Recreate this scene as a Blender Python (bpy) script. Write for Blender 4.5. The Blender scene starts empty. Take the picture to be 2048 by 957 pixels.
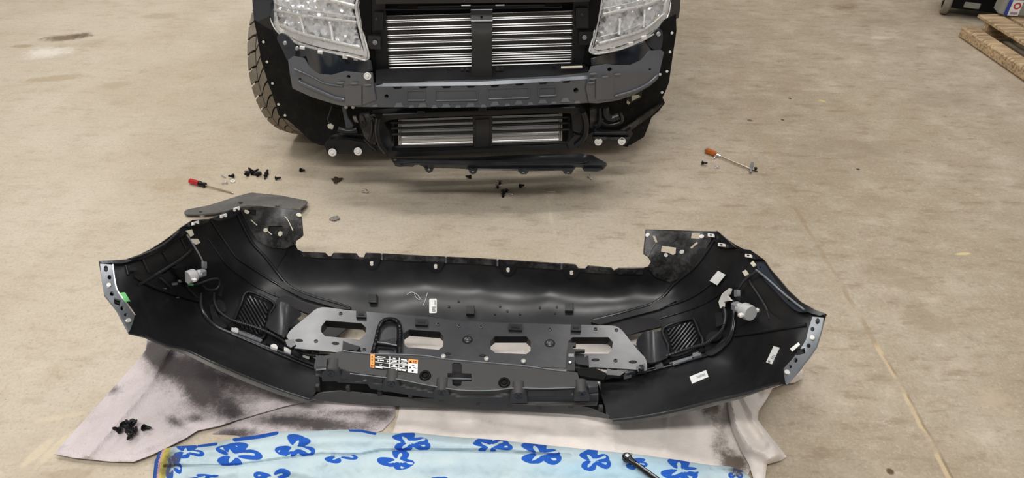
import bpy, bmesh, math, random
import numpy as np
from mathutils import Vector, Matrix, noise as mnoise
from mathutils.geometry import delaunay_2d_cdt

random.seed(7)
rng = np.random.default_rng(7)
scene = bpy.context.scene
COL = scene.collection

# ------------------------------------------------------------------ camera, world, lights, exposure
W, H_IMG, F_PX = 2048.0, 957.0, 1365.0
PITCH = math.radians(37.0)
CAM = np.array([0.0, 0.0, 1.68])
cam_data = bpy.data.cameras.new('camera')
cam_data.sensor_fit = 'HORIZONTAL'
cam_data.sensor_width = 36.0
cam_data.lens = F_PX / W * 36.0
cam_data.clip_start = 0.05
camera = bpy.data.objects.new('camera', cam_data)
COL.objects.link(camera)
camera.location = CAM.tolist()
camera.rotation_euler = (math.pi / 2 - PITCH, 0, 0)
scene.camera = camera

world = bpy.data.worlds.new('workshop_ambience')
scene.world = world
world.use_nodes = True
world.node_tree.nodes['Background'].inputs[0].default_value = (1.0, 0.985, 0.97, 1)
world.node_tree.nodes['Background'].inputs[1].default_value = 0.36


def area_light(name, loc, size_x, size_y, power, color=(1, .98, .95), target=None):
    ld = bpy.data.lights.new(name, 'AREA')
    ld.shape = 'RECTANGLE'
    ld.size, ld.size_y, ld.energy, ld.color = size_x, size_y, power, color
    o = bpy.data.objects.new(name, ld)
    COL.objects.link(o)
    o.location = loc
    if target is not None:
        d = Vector(target) - Vector(loc)
        o.rotation_euler = d.to_track_quat('-Z', 'Y').to_euler()
    return o


# unseen ceiling tube fixtures of the workshop, with an extra fill lamp added
area_light('overhead_light', (-3.2, 4.6, 4.6), 0.5, 3.5, 80)
area_light('overhead_light', (3.0, 3.6, 4.6), 0.5, 3.0, 40)
area_light('overhead_light', (-0.4, 2.3, 4.6), 2.4, 0.4, 66)  # added lamp, brightens the floor between car and bumper cover
area_light('overhead_light', (-0.5, -0.7, 4.6), 3.0, 0.5, 160)
area_light('overhead_light', (-2.35, 6.3, 4.6), 0.8, 2.2, 62)
area_light('overhead_light', (1.35, 5.9, 4.6), 0.8, 2.2, 48)

vs = scene.view_settings
vs.view_transform = 'Standard'
vs.look = 'None'
vs.gamma = 1.0
vs.exposure = -0.07
vs.use_curve_mapping = False


# ------------------------------------------------------------------ geometry helpers
def rays(uv):
    uv = np.asarray(uv, float).reshape(-1, 2)
    x = (uv[:, 0] - W / 2) / F_PX
    y = (uv[:, 1] - H_IMG / 2) / F_PX
    cp, sp = math.cos(PITCH), math.sin(PITCH)
    return np.stack([x, cp - y * sp, -sp - y * cp], 1)


def on_height(uv, h):
    """world points seen at the picture points uv that lie h metres above the floor"""
    r = rays(uv)
    t = (np.asarray(h) - CAM[2]) / r[:, 2]
    return CAM + r * t[:, None]


VEH_YAW = math.radians(3.5)
VEH_O = np.array([-0.11, 2.40, 0.0])
VEH_X = np.array([math.cos(VEH_YAW), math.sin(VEH_YAW), 0])
VEH_Y = np.array([-math.sin(VEH_YAW), math.cos(VEH_YAW), 0])


def on_vehicle(uv, d):
    """world points on the vehicle, d metres behind the front of its bumper beam"""
    r = rays(uv)
    t = (np.asarray(d) - (CAM - VEH_O) @ VEH_Y) / (r @ VEH_Y)
    return CAM + r * t[:, None]


def veh(x, d, z):
    return VEH_O + VEH_X * x + VEH_Y * d + np.array([0, 0, z])


def P(u, v, h=0.0):
    return on_height([(u, v)], [h])[0]


def PV(u, v, d):
    return on_vehicle([(u, v)], [d])[0]


OFFSET = {}


def srgb(r, g, b):
    f = lambda c: (c / 255 / 12.92) if c / 255 <= .04045 else ((c / 255 + .055) / 1.055) ** 2.4
    return (f(r), f(g), f(b))


def tag(o, label, category, group=None, kind=None):
    o['label'] = label
    o['category'] = category
    if group:
        o['group'] = group
    if kind:
        o['kind'] = kind
    return o


def thing(name, base, label, category, group=None):
    o = bpy.data.objects.new(name, None)
    o.empty_display_size = 0.05
    COL.objects.link(o)
    o.location = [float(c) for c in base]
    OFFSET[o.name] = np.asarray(base, float)
    return tag(o, label, category, group)


def put(name, verts, faces, mat, parent=None, smooth=True, sharp=35, base=None):
    verts = np.asarray(verts, float)
    if parent is not None:
        off = OFFSET.get(parent.name, np.zeros(3))
    elif base is not None:
        off = np.asarray(base, float)
    else:
        off = np.array([verts[:, 0].mean(), verts[:, 1].mean(), verts[:, 2].min()])
    me = bpy.data.meshes.new(name)
    me.from_pydata((verts - off).tolist(), [], [tuple(f) for f in faces])
    me.materials.append(mat)
    if smooth:
        me.polygons.foreach_set('use_smooth', [True] * len(me.polygons))
        me.set_sharp_from_angle(angle=math.radians(sharp))
    me.update()
    o = bpy.data.objects.new(name, me)
    COL.objects.link(o)
    if parent is not None:
        o.parent = parent
        OFFSET[o.name] = off
    else:
        o.location = off.tolist()
        OFFSET[o.name] = off
    return o


def inside(poly, pts):
    poly = np.asarray(poly, float)
    x, y = pts[:, 0], pts[:, 1]
    res = np.zeros(len(pts), bool)
    j = len(poly) - 1
    for i in range(len(poly)):
        xi, yi = poly[i]
        xj, yj = poly[j]
        c = ((yi > y) != (yj > y))
        with np.errstate(divide='ignore', invalid='ignore'):
            xx = (xj - xi) * (y - yi) / (yj - yi if yj != yi else 1e-9) + xi
        res ^= c & (x < xx)
        j = i
    return res


def seg_dist(pts, line, closed=False):
    line = np.asarray(line, float)
    best = np.full(len(pts), 1e9)
    n = len(line)
    for i in range(n if closed else n - 1):
        a, b = line[i], line[(i + 1) % n]
        ab = b - a
        t = np.clip(((pts - a) @ ab) / max(ab @ ab, 1e-9), 0, 1)
        d = np.linalg.norm(pts - (a + t[:, None] * ab), axis=1)
        best = np.minimum(best, d)
    return best


def densify(poly, step, closed=True):
    out = []
    n = len(poly)
    for i in range(n if closed else n - 1):
        a = np.array(poly[i], float)
        b = np.array(poly[(i + 1) % n], float)
        k = max(1, int(np.ceil(np.linalg.norm(b - a) / step)))
        for q in range(k):
            out.append(tuple(a + (b - a) * q / k))
    if not closed:
        out.append(tuple(np.array(poly[-1], float)))
    return out


def curve(pts, n=8, closed=False):
    """Catmull-Rom through the points"""
    p = [np.array(q, float) for q in pts]
    m = len(p)
    out = []
    for i in range(m if closed else m - 1):
        if closed:
            a, b, c, d = p[i - 1], p[i], p[(i + 1) % m], p[(i + 2) % m]
        else:
            a, b, c, d = p[max(i - 1, 0)], p[i], p[i + 1], p[min(i + 2, m - 1)]
        for q in range(n):
            t = q / n
            out.append(.5 * ((2 * b) + (c - a) * t + (2 * a - 5 * b + 4 * c - d) * t * t + (3 * b - a - 3 * c + d) * t ** 3))
    if not closed:
        out.append(p[-1])
    return out


def circle(u, v, ru, rv=None, n=14, rot=0):
    rv = ru if rv is None else rv
    c, s = math.cos(rot), math.sin(rot)
    return [(u + ru * math.cos(a) * c - rv * math.sin(a) * s, v + ru * math.cos(a) * s + rv * math.sin(a) * c)
            for a in [2 * math.pi * k / n for k in range(n)]]


def rect(u0, v0, u1, v1, slope=0.0, r=0.0):
    p = [(u0, v0), (u1, v0 + slope * (u1 - u0)), (u1, v1 + slope * (u1 - u0)), (u0, v1)]
    if r:
        q = []
        for i in range(4):
            a = np.array(p[i]); b = np.array(p[i - 1]); c = np.array(p[(i + 1) % 4])
            d1 = (b - a) / np.linalg.norm(b - a); d2 = (c - a) / np.linalg.norm(c - a)
            for k in range(4):
                t = k / 3
                q.append(tuple(a + d1 * r * (1 - t) ** 2 + d2 * r * t ** 2))
        p = q
    return p


def triangulate(outline, holes, step, creases=()):
    o = densify(outline, step)
    hs = [densify(h, step) for h in holes]
    cs = [densify(c, step, False) for c in creases]
    pts = list(o)
    edges = [(i, (i + 1) % len(o)) for i in range(len(o))]
    for h in hs:
        k = len(pts)
        pts += h
        edges += [(k + i, k + (i + 1) % len(h)) for i in range(len(h))]
    for c in cs:
        k = len(pts)
        pts += c
        edges += [(k + i, k + i + 1) for i in range(len(c) - 1)]
    oa = np.array(o)
    u0, v0 = oa.min(0)
    u1, v1 = oa.max(0)
    gu = np.arange(u0 + step * .5, u1, step)
    gv = np.arange(v0 + step * .43, v1, step * .87)
    if len(gu) and len(gv):
        G = np.stack(np.meshgrid(gu, gv), -1)
        G[1::2, :, 0] += step * .5
        G = G.reshape(-1, 2)
        keep = inside(oa, G)
        G = G[keep]
        if len(G):
            lim = step * .45
            ok = seg_dist(G, outline, True) > lim
            for h in holes:
                ok &= ~inside(h, G) & (seg_dist(G, h, True) > lim)
            for c in creases:
                ok &= seg_dist(G, c) > lim
            pts += [tuple(g) for g in G[ok]]
    r = delaunay_2d_cdt([Vector((float(a), float(b))) for a, b in pts], edges, [], 0, 1e-4)
    vs_ = np.array([(a.x, a.y) for a in r[0]])
    fs = np.array([f for f in r[2] if len(f) == 3])
    cen = vs_[fs].mean(1)
    ok = inside(oa, cen)
    for h in holes:
        ok &= ~inside(h, cen)
    fs = fs[ok]
    used = np.unique(fs)
    remap = np.full(len(vs_), -1)
    remap[used] = np.arange(len(used))
    return vs_[used], remap[fs]


def sheet_data(outline, mapf, holes=(), step=8, thick=.003, creases=(), face=None):
    uv, tri = triangulate(outline, holes, step, creases)
    p = mapf(uv)
    n = np.cross(p[tri[:, 1]] - p[tri[:, 0]], p[tri[:, 2]] - p[tri[:, 0]])
    view = (CAM if face is None else np.asarray(face)) - p[tri].mean(1)
    if ((n * view).sum(1)).sum() < 0:
        tri = tri[:, ::-1]
        n = -n
    vn = np.zeros_like(p)
    for k in range(3):
        np.add.at(vn, tri[:, k], n)
    vn /= np.maximum(np.linalg.norm(vn, axis=1), 1e-12)[:, None]
    m = len(p)
    back = p - vn * thick
    ed = {}
    for t in tri:
        for a, b in ((t[0], t[1]), (t[1], t[2]), (t[2], t[0])):
            ed[(a, b)] = 1
    faces = [tuple(int(x) for x in t) for t in tri] + [tuple(int(x) + m for x in t[::-1]) for t in tri]
    for (a, b) in ed:
        if (b, a) not in ed:
            faces.append((int(b), int(a), int(a) + m, int(b) + m))
    return np.vstack([p, back]), faces, uv, m


def sheet(name, outline, mapf, mat, parent=None, holes=(), step=8, thick=.003, creases=(), smooth=True, sharp=35, attrs=None, base=None):
    v, f, uv, m = sheet_data(outline, mapf, holes, step, thick, creases)
    o = put(name, v, f, mat, parent, smooth, sharp, base)
    if attrs:
        for an, fn in attrs.items():
            val = np.asarray(fn(uv), float)
            a = o.data.attributes.new(an, 'FLOAT', 'POINT')
            a.data.foreach_set('value', np.concatenate([val, val]))
    return o


def tube_data(pts, r, seg=8, cap=True):
    p = [np.array(q, float) for q in pts]
    n = len(p)
    rr = r if hasattr(r, '__len__') else [r] * n
    verts, faces = [], []
    up = None
    for i in range(n):
        t = p[min(i + 1, n - 1)] - p[max(i - 1, 0)]
        t /= max(np.linalg.norm(t), 1e-9)
        if up is None:
            a = np.array([0, 0, 1.0]) if abs(t[2]) < .9 else np.array([1.0, 0, 0])
            up = np.cross(np.cross(t, a), t)
        up = up - t * (up @ t)
        up /= max(np.linalg.norm(up), 1e-9)
        s = np.cross(t, up)
        for k in range(seg):
            a = 2 * math.pi * k / seg
            verts.append(p[i] + rr[i] * (math.cos(a) * s + math.sin(a) * up))
    for i in range(n - 1):
        for k in range(seg):
            k2 = (k + 1) % seg
            faces.append((i * seg + k, i * seg + k2, (i + 1) * seg + k2, (i + 1) * seg + k))
    if cap:
        faces.append(tuple(range(seg))[::-1])
        faces.append(tuple((n - 1) * seg + k for k in range(seg)))
    return verts, faces


def tube(name, pts, r, mat, parent=None, seg=8):
    v, f = tube_data(pts, r, seg)
    return put(name, v, f, mat, parent, True, 50)


def join(*parts):
    V, Fc = [], []
    for v, f in parts:
        k = len(V)
        V += [np.asarray(q, float) for q in v]
        Fc += [tuple(i + k for i in q) for q in f]
    return V, Fc


def lathe(profile, axis_o, axis_d, seg=24, cap=True):
    """profile: (radius, distance along the axis)"""
    d = np.asarray(axis_d, float)
    d = d / np.linalg.norm(d)
    a = np.array([0, 0, 1.0]) if abs(d[2]) < .9 else np.array([1.0, 0, 0])
    s = np.cross(d, a)
    s /= np.linalg.norm(s)
    u = np.cross(s, d)
    verts, faces = [], []
    for r, t in profile:
        for k in range(seg):
            an = 2 * math.pi * k / seg
            verts.append(np.asarray(axis_o) + d * t + r * (math.cos(an) * s + math.sin(an) * u))
    for i in range(len(profile) - 1):
        for k in range(seg):
            k2 = (k + 1) % seg
            faces.append((i * seg + k, i * seg + k2, (i + 1) * seg + k2, (i + 1) * seg + k))
    if cap:
        faces.append(tuple(range(seg))[::-1])
        faces.append(tuple((len(profile) - 1) * seg + k for k in range(seg)))
    return verts, faces


def box_data(o, ax, ay, az, bev=0.0):
    """box from corner-centre o with half-axes ax, ay, az"""
    o, ax, ay, az = [np.asarray(q, float) for q in (o, ax, ay, az)]
    if bev <= 0:
        v = [o + sx * ax + sy * ay + sz * az for sz in (-1, 1) for sx, sy in ((-1, -1), (1, -1), (1, 1), (-1, 1))]
        return v, [(3, 2, 1, 0), (4, 5, 6, 7), (0, 1, 5, 4), (1, 2, 6, 5), (2, 3, 7, 6), (3, 0, 4, 7)]
    la, lb, lc = [np.linalg.norm(q) for q in (ax, ay, az)]
    v, f = [], []
    def ring(z, k):
        i = len(v)
        fa, fb = max(1 - k * bev / la, .05), max(1 - k * bev / lb, .05)
        ca, cb = max(1 - (k + 1) * bev / la, .03), max(1 - (k + 1) * bev / lb, .03)
        for sx, sy, m in ((-1, -1, 0), (1, -1, 1), (1, 1, 0), (-1, 1, 1)):
            p1 = o + sx * fa * ax + sy * cb * ay + z * az
            p2 = o + sx * ca * ax + sy * fb * ay + z * az
            v.extend([p2, p1] if m else [p1, p2])
        return i
    zc = max(1 - bev / lc, .05)
    r = [ring(-1, 1), ring(-zc, 0), ring(zc, 0), ring(1, 1)]
    for a, b in zip(r[:-1], r[1:]):
        for k in range(8):
            k2 = (k + 1) % 8
            f.append((a + k, a + k2, b + k2, b + k))
    f.append(tuple(r[0] + k for k in range(8))[::-1])
    f.append(tuple(r[3] + k for k in range(8)))
    return v, f


def box(name, o, ax, ay, az, mat, parent=None, bev=.002):
    v, f = box_data(o, ax, ay, az, bev)
    return put(name, v, f, mat, parent, True, 25)


def copy_thing(root):
    c = root.copy()
    COL.objects.link(c)
    for ch in list(root.children):
        k = ch.copy()
        COL.objects.link(k)
        k.parent = c
        for g in list(ch.children):
            q = g.copy()
            COL.objects.link(q)
            q.parent = k
    return c


class TPS:
    def __init__(self, pts, smooth=1e-4):
        p = np.array(pts, float)
        self.c = p[:, :2] / 300.0
        n = len(p)
        K = self.k(self.c) + np.eye(n) * smooth
        Q = np.hstack([np.ones((n, 1)), self.c])
        A = np.zeros((n + 3, n + 3))
        A[:n, :n] = K
        A[:n, n:] = Q
        A[n:, :n] = Q.T
        self.w = np.linalg.solve(A, np.concatenate([p[:, 2], np.zeros(3)]))

    def k(self, x):
        d = ((x[:, None, :] - self.c[None]) ** 2).sum(-1)
        return .5 * d * np.log(d + 1e-12)

    def __call__(self, uv):
        x = np.asarray(uv, float).reshape(-1, 2) / 300.0
        return np.hstack([self.k(x), np.ones((len(x), 1)), x]) @ self.w


def fbm(pts, scale, octv=3, seed=0.0):
    return np.array([mnoise.fractal(Vector((float(p[0]) * scale + seed, float(p[1]) * scale - seed, (float(p[2]) if len(p) > 2 else 0) * scale)), 1.0, 2.0, octv) for p in pts])


# ------------------------------------------------------------------ materials
def new_mat(name):
    m = bpy.data.materials.new(name)
    m.use_nodes = True
    nt = m.node_tree
    return m, nt, nt.nodes['Principled BSDF']


def setin(b, **kw):
    for k, v in kw.items():
        b.inputs[k.replace('_', ' ')].default_value = v


def simple(name, color, rough=.5, metal=0.0, vary=.15, scale=40, bump=0.0, bump_scale=200, spec=.5, dust=0.0, dust_color=(.35, .31, .26), coat=0.0):
    m, nt, b = new_mat(name)
    N, L = nt.nodes, nt.links
    tc = N.new('ShaderNodeTexCoord')
    nz = N.new('ShaderNodeTexNoise')
    nz.inputs['Scale'].default_value = scale
    nz.inputs['Detail'].default_value = 5
    L.new(tc.outputs['Object'], nz.inputs['Vector'])
    mx = N.new('ShaderNodeMix')
    mx.data_type = 'RGBA'
    mx.inputs['A'].default_value = (*[c * (1 - vary) for c in color], 1)
    mx.inputs['B'].default_value = (*[min(1, c * (1 + vary)) for c in color], 1)
    L.new(nz.outputs['Fac'], mx.inputs['Factor'])
    out = mx.outputs['Result']
    rr = N.new('ShaderNodeMapRange')
    rr.inputs['To Min'].default_value = max(.02, rough - .1 * vary / .15)
    rr.inputs['To Max'].default_value = min(1, rough + .1 * vary / .15)
    L.new(nz.outputs['Fac'], rr.inputs['Value'])
    L.new(rr.outputs['Result'], b.inputs['Roughness'])
    if dust > 0:
        n2 = N.new('ShaderNodeTexNoise')
        n2.inputs['Scale'].default_value = scale * .35
        n2.inputs['Detail'].default_value = 9
        n2.inputs['Roughness'].default_value = .7
        L.new(tc.outputs['Object'], n2.inputs['Vector'])
        mr = N.new('ShaderNodeMapRange')
        mr.inputs['From Min'].default_value = .45
        mr.inputs['From Max'].default_value = .8
        mr.inputs['To Max'].default_value = dust
        L.new(n2.outputs['Fac'], mr.inputs['Value'])
        m2 = N.new('ShaderNodeMix')
        m2.data_type = 'RGBA'
        m2.inputs['B'].default_value = (*dust_color, 1)
        L.new(out, m2.inputs['A'])
        L.new(mr.outputs['Result'], m2.inputs['Factor'])
        out = m2.outputs['Result']
    L.new(out, b.inputs['Base Color'])
    setin(b, Metallic=metal)
    b.inputs['Specular IOR Level'].default_value = spec
    if coat:
        b.inputs['Coat Weight'].default_value = coat
    if bump > 0:
        n3 = N.new('ShaderNodeTexNoise')
        n3.inputs['Scale'].default_value = bump_scale
        n3.inputs['Detail'].default_value = 3
        L.new(tc.outputs['Object'], n3.inputs['Vector'])
        bp = N.new('ShaderNodeBump')
        bp.inputs['Strength'].default_value = bump
        bp.inputs['Distance'].default_value = .002
        L.new(n3.outputs['Fac'], bp.inputs['Height'])
        L.new(bp.outputs['Normal'], b.inputs['Normal'])
    return m


M = {}
M['black'] = simple('black_plastic', (.0085, .0085, .0095), .42, vary=.2, scale=14, bump=.05, bump_scale=300, dust=.05, dust_color=(.25, .24, .24), spec=.38)
M['gloss'] = simple('glossy_black_plastic', (.010, .010, .012), .25, vary=.12, scale=9, dust=.05, dust_color=(.3, .3, .3))
M['dusty'] = simple('dusty_black_plastic', (.009, .009, .009), .38, vary=.2, scale=70, dust=.45, dust_color=(.26, .25, .24))
M['sheen'] = simple('smooth_charcoal_plastic', (.018, .018, .021), .27, vary=.12, scale=12, dust=.06, dust_color=(.3, .3, .3))
M['shroud'] = simple('grained_charcoal_plastic', (.026, .025, .024), .5, vary=.12, scale=60, bump=.15, bump_scale=900)
M['matte'] = simple('matte_black', (.005, .005, .005), .7, vary=.2, spec=.15)
M['liner'] = simple('felt_black_liner', (.006, .0056, .0054), .75, vary=.3, scale=60, bump=.2, dust=.03, spec=.18)
M['rubber'] = simple('dusty_grey_rubber', (.10, .095, .088), .7, vary=.4, scale=18, bump=.25, bump_scale=300, dust=.6, dust_color=(.25, .23, .20))
M['chin'] = simple('black_chin_plastic', (.009, .009, .010), .36, vary=.22, scale=10, dust=.10, dust_color=(.25, .24, .24))
M['rim_reflection'] = simple('rim_plastic_with_reflection', (.075, .072, .068), .42, vary=.15, scale=12)  # grey paints the pale reflection on the rim's outer face
M['shield'] = simple('dusty_splash_plastic', (.030, .031, .034), .45, vary=.25, scale=18, dust=.45, dust_color=(.13, .135, .14))
M['tyre'] = simple('dusty_tyre_rubber', (.20, .17, .13), .9, vary=.3, scale=30, bump=.3, bump_scale=250, dust=.5, dust_color=(.3, .25, .19))
M['tyredark'] = simple('tyre_groove_rubber', (.018, .016, .014), .9)
M['paint'] = simple('grey_beam_paint', (.135, .142, .157), .30, metal=.4, vary=.12, scale=8, dust=.08)
M['paintdark'] = simple('blue_grey_body_paint', (.035, .042, .055), .25, metal=.2, vary=.2, scale=6)
M['silver'] = simple('bright_metal', (.78, .78, .78), .28, metal=1, vary=.1)
M['tube'] = simple('aluminium_tube', (.86, .85, .84), .35, metal=.55, vary=.06, scale=100)
M['steel'] = simple('zinc_steel', (.55, .55, .54), .35, metal=.9, vary=.15)
M['plate'] = simple('grey_bracket_plate', (.23, .245, .265), .32, metal=.4, vary=.12, scale=30)
M['white'] = simple('white_plastic', (.72, .70, .66), .4, vary=.05)
M['cream'] = simple('cream_plastic', (.62, .58, .47), .5, vary=.08)
M['paper'] = simple('white_paper_label', (.80, .80, .78), .55, vary=.04)
M['print'] = simple('grey_label_print', (.22, .22, .22), .6)
M['orange'] = simple('orange_label', (.95, .33, .06), .5, vary=.05)
M['ink'] = simple('black_ink', (.008, .007, .008), .5, spec=.3)
M['green'] = simple('green_tape', (.22, .66, .25), .5, vary=.06)
M['sensor'] = simple('light_grey_sensor', (.42, .42, .42), .45, vary=.06)
M['connector'] = simple('grey_connector', (.20, .205, .22), .5)
M['cable'] = simple('black_corrugated_cable', (.02, .02, .021), .4, vary=.1)
M['chrome'] = simple('chrome_reflector', (.95, .95, .95), .16, metal=.62, vary=.03)
M['panel'] = simple('smooth_grey_panel', (.034, .034, .038), .24, vary=.1, scale=14, spec=.75, dust=.12, dust_color=(.3, .3, .31))
M['pearl'] = simple('pearl_trim', (.90, .88, .85), .28, metal=.35, vary=.06)
M['wood'] = None
M['red'] = simple('red_handle', (.45, .018, .02), .25, vary=.1)
M['amber'] = simple('amber_handle', (.42, .10, .012), .18, vary=.25, scale=120)
M['darksteel'] = simple('dark_chrome', (.05, .05, .055), .18, metal=1, vary=.1)
M['brass'] = simple('worn_steel_shaft', (.52, .46, .36), .35, metal=.9, vary=.15)
M['leaf'] = simple('brown_dry_leaf', (.055, .033, .018), .8, vary=.3)
M['blue'] = simple('blue_print', (.03, .05, .30), .5)
M['redprint'] = simple('red_print', (.5, .05, .04), .5)
M['wine'] = simple('purple_print', (.42, .25, .36), .5)
M['can'] = simple('grey_plastic_jug', (.25, .25, .22), .5, vary=.15)
M['fin'] = simple('dark_cooling_fins', (.03, .03, .032), .5, metal=.5, bump=.8, bump_scale=600)
M['wheeltyre'] = simple('worn_cart_tyre', (.24, .21, .17), .9, vary=.3, bump=.3)

gl, nt, b = new_mat('clear_lens')
setin(b, Base_Color=(1, 1, 1, 1), Roughness=.03, IOR=1.25)
b.inputs['Transmission Weight'].default_value = 1.0
M['lens'] = gl


def wood_mat():
    m, nt, b = new_mat('weathered_wood')
    N, L = nt.nodes, nt.links
    tc = N.new('ShaderNodeTexCoord')
    mp = N.new('ShaderNodeMapping')
    q_ = P(2048, 166) - P(1914, 73)
    mp.inputs['Rotation'].default_value = (0, 0, -math.atan2(q_[1], q_[0]))
    mp.inputs['Scale'].default_value = (3, 40, 40)
    L.new(tc.outputs['Object'], mp.inputs['Vector'])
    nz = N.new('ShaderNodeTexNoise')
    nz.inputs['Scale'].default_value = 1.5
    nz.inputs['Detail'].default_value = 8
    L.new(mp.outputs['Vector'], nz.inputs['Vector'])
    cr = N.new('ShaderNodeValToRGB')
    cr.color_ramp.elements[0].position = .35
    cr.color_ramp.elements[0].color = (*srgb(104, 74, 46), 1)
    cr.color_ramp.elements[1].position = .65
    cr.color_ramp.elements[1].color = (*srgb(206, 164, 110), 1)
    L.new(nz.outputs['Fac'], cr.inputs['Fac'])
    n2 = N.new('ShaderNodeTexNoise')
    n2.inputs['Scale'].default_value = 9
    L.new(tc.outputs['Object'], n2.inputs['Vector'])
    mx = N.new('ShaderNodeMix')
    mx.data_type = 'RGBA'
    mx.blend_type = 'MULTIPLY'
    mx.inputs['Factor'].default_value = .7
    L.new(cr.outputs['Color'], mx.inputs['A'])
    L.new(n2.outputs['Fac'], mx.inputs['B'])
    g = N.new('ShaderNodeGamma')
    g.inputs[1].default_value = .62
    L.new(mx.outputs['Result'], g.inputs[0])
    L.new(g.outputs[0], b.inputs['Base Color'])
    bp = N.new('ShaderNodeBump')
    bp.inputs['Strength'].default_value = .5
    bp.inputs['Distance'].default_value = .004
    L.new(nz.outputs['Fac'], bp.inputs['Height'])
    L.new(bp.outputs['Normal'], b.inputs['Normal'])
    setin(b, Roughness=.85)
    return m


M['wood'] = wood_mat()


class NG:
    """small helper for building node graphs"""
    def __init__(self, nt):
        self.N, self.L = nt.nodes, nt.links

    def math(self, op, a, b=None, c=None, clamp=False):
        n = self.N.new('ShaderNodeMath')
        n.operation = op
        n.use_clamp = clamp
        for i, q in enumerate((a, b, c)):
            if q is None:
                continue
            if isinstance(q, (int, float)):
                n.inputs[i].default_value = q
            else:
                self.L.new(q, n.inputs[i])
        return n.outputs[0]

    def noise(self, vec, scale, detail=4, rough=.5):
        n = self.N.new('ShaderNodeTexNoise')
        n.inputs['Scale'].default_value = scale
        n.inputs['Detail'].default_value = detail
        n.inputs['Roughness'].default_value = rough
        self.L.new(vec, n.inputs['Vector'])
        return n.outputs['Fac']

    def ramp(self, x, a, b, lo=0.0, hi=1.0):
        n = self.N.new('ShaderNodeMapRange')
        n.interpolation_type = 'SMOOTHSTEP'
        for k, q in zip(('From Min', 'From Max', 'To Min', 'To Max'), (a, b, lo, hi)):
            n.inputs[k].default_value = q
        self.L.new(x, n.inputs['Value'])
        return n.outputs['Result']

    def mix(self, fac, a, b, blend='MIX'):
        n = self.N.new('ShaderNodeMix')
        n.data_type = 'RGBA'
        n.blend_type = blend
        for k, q in (('Factor', fac), ('A', a), ('B', b)):
            if isinstance(q, (int, float)):
                n.inputs[k].default_value = q
            elif isinstance(q, tuple):
                n.inputs[k].default_value = (*q, 1)
            else:
                self.L.new(q, n.inputs[k])
        return n.outputs['Result']

    def attr(self, name):
        n = self.N.new('ShaderNodeAttribute')
        n.attribute_name = name
        return n.outputs['Fac']


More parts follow.
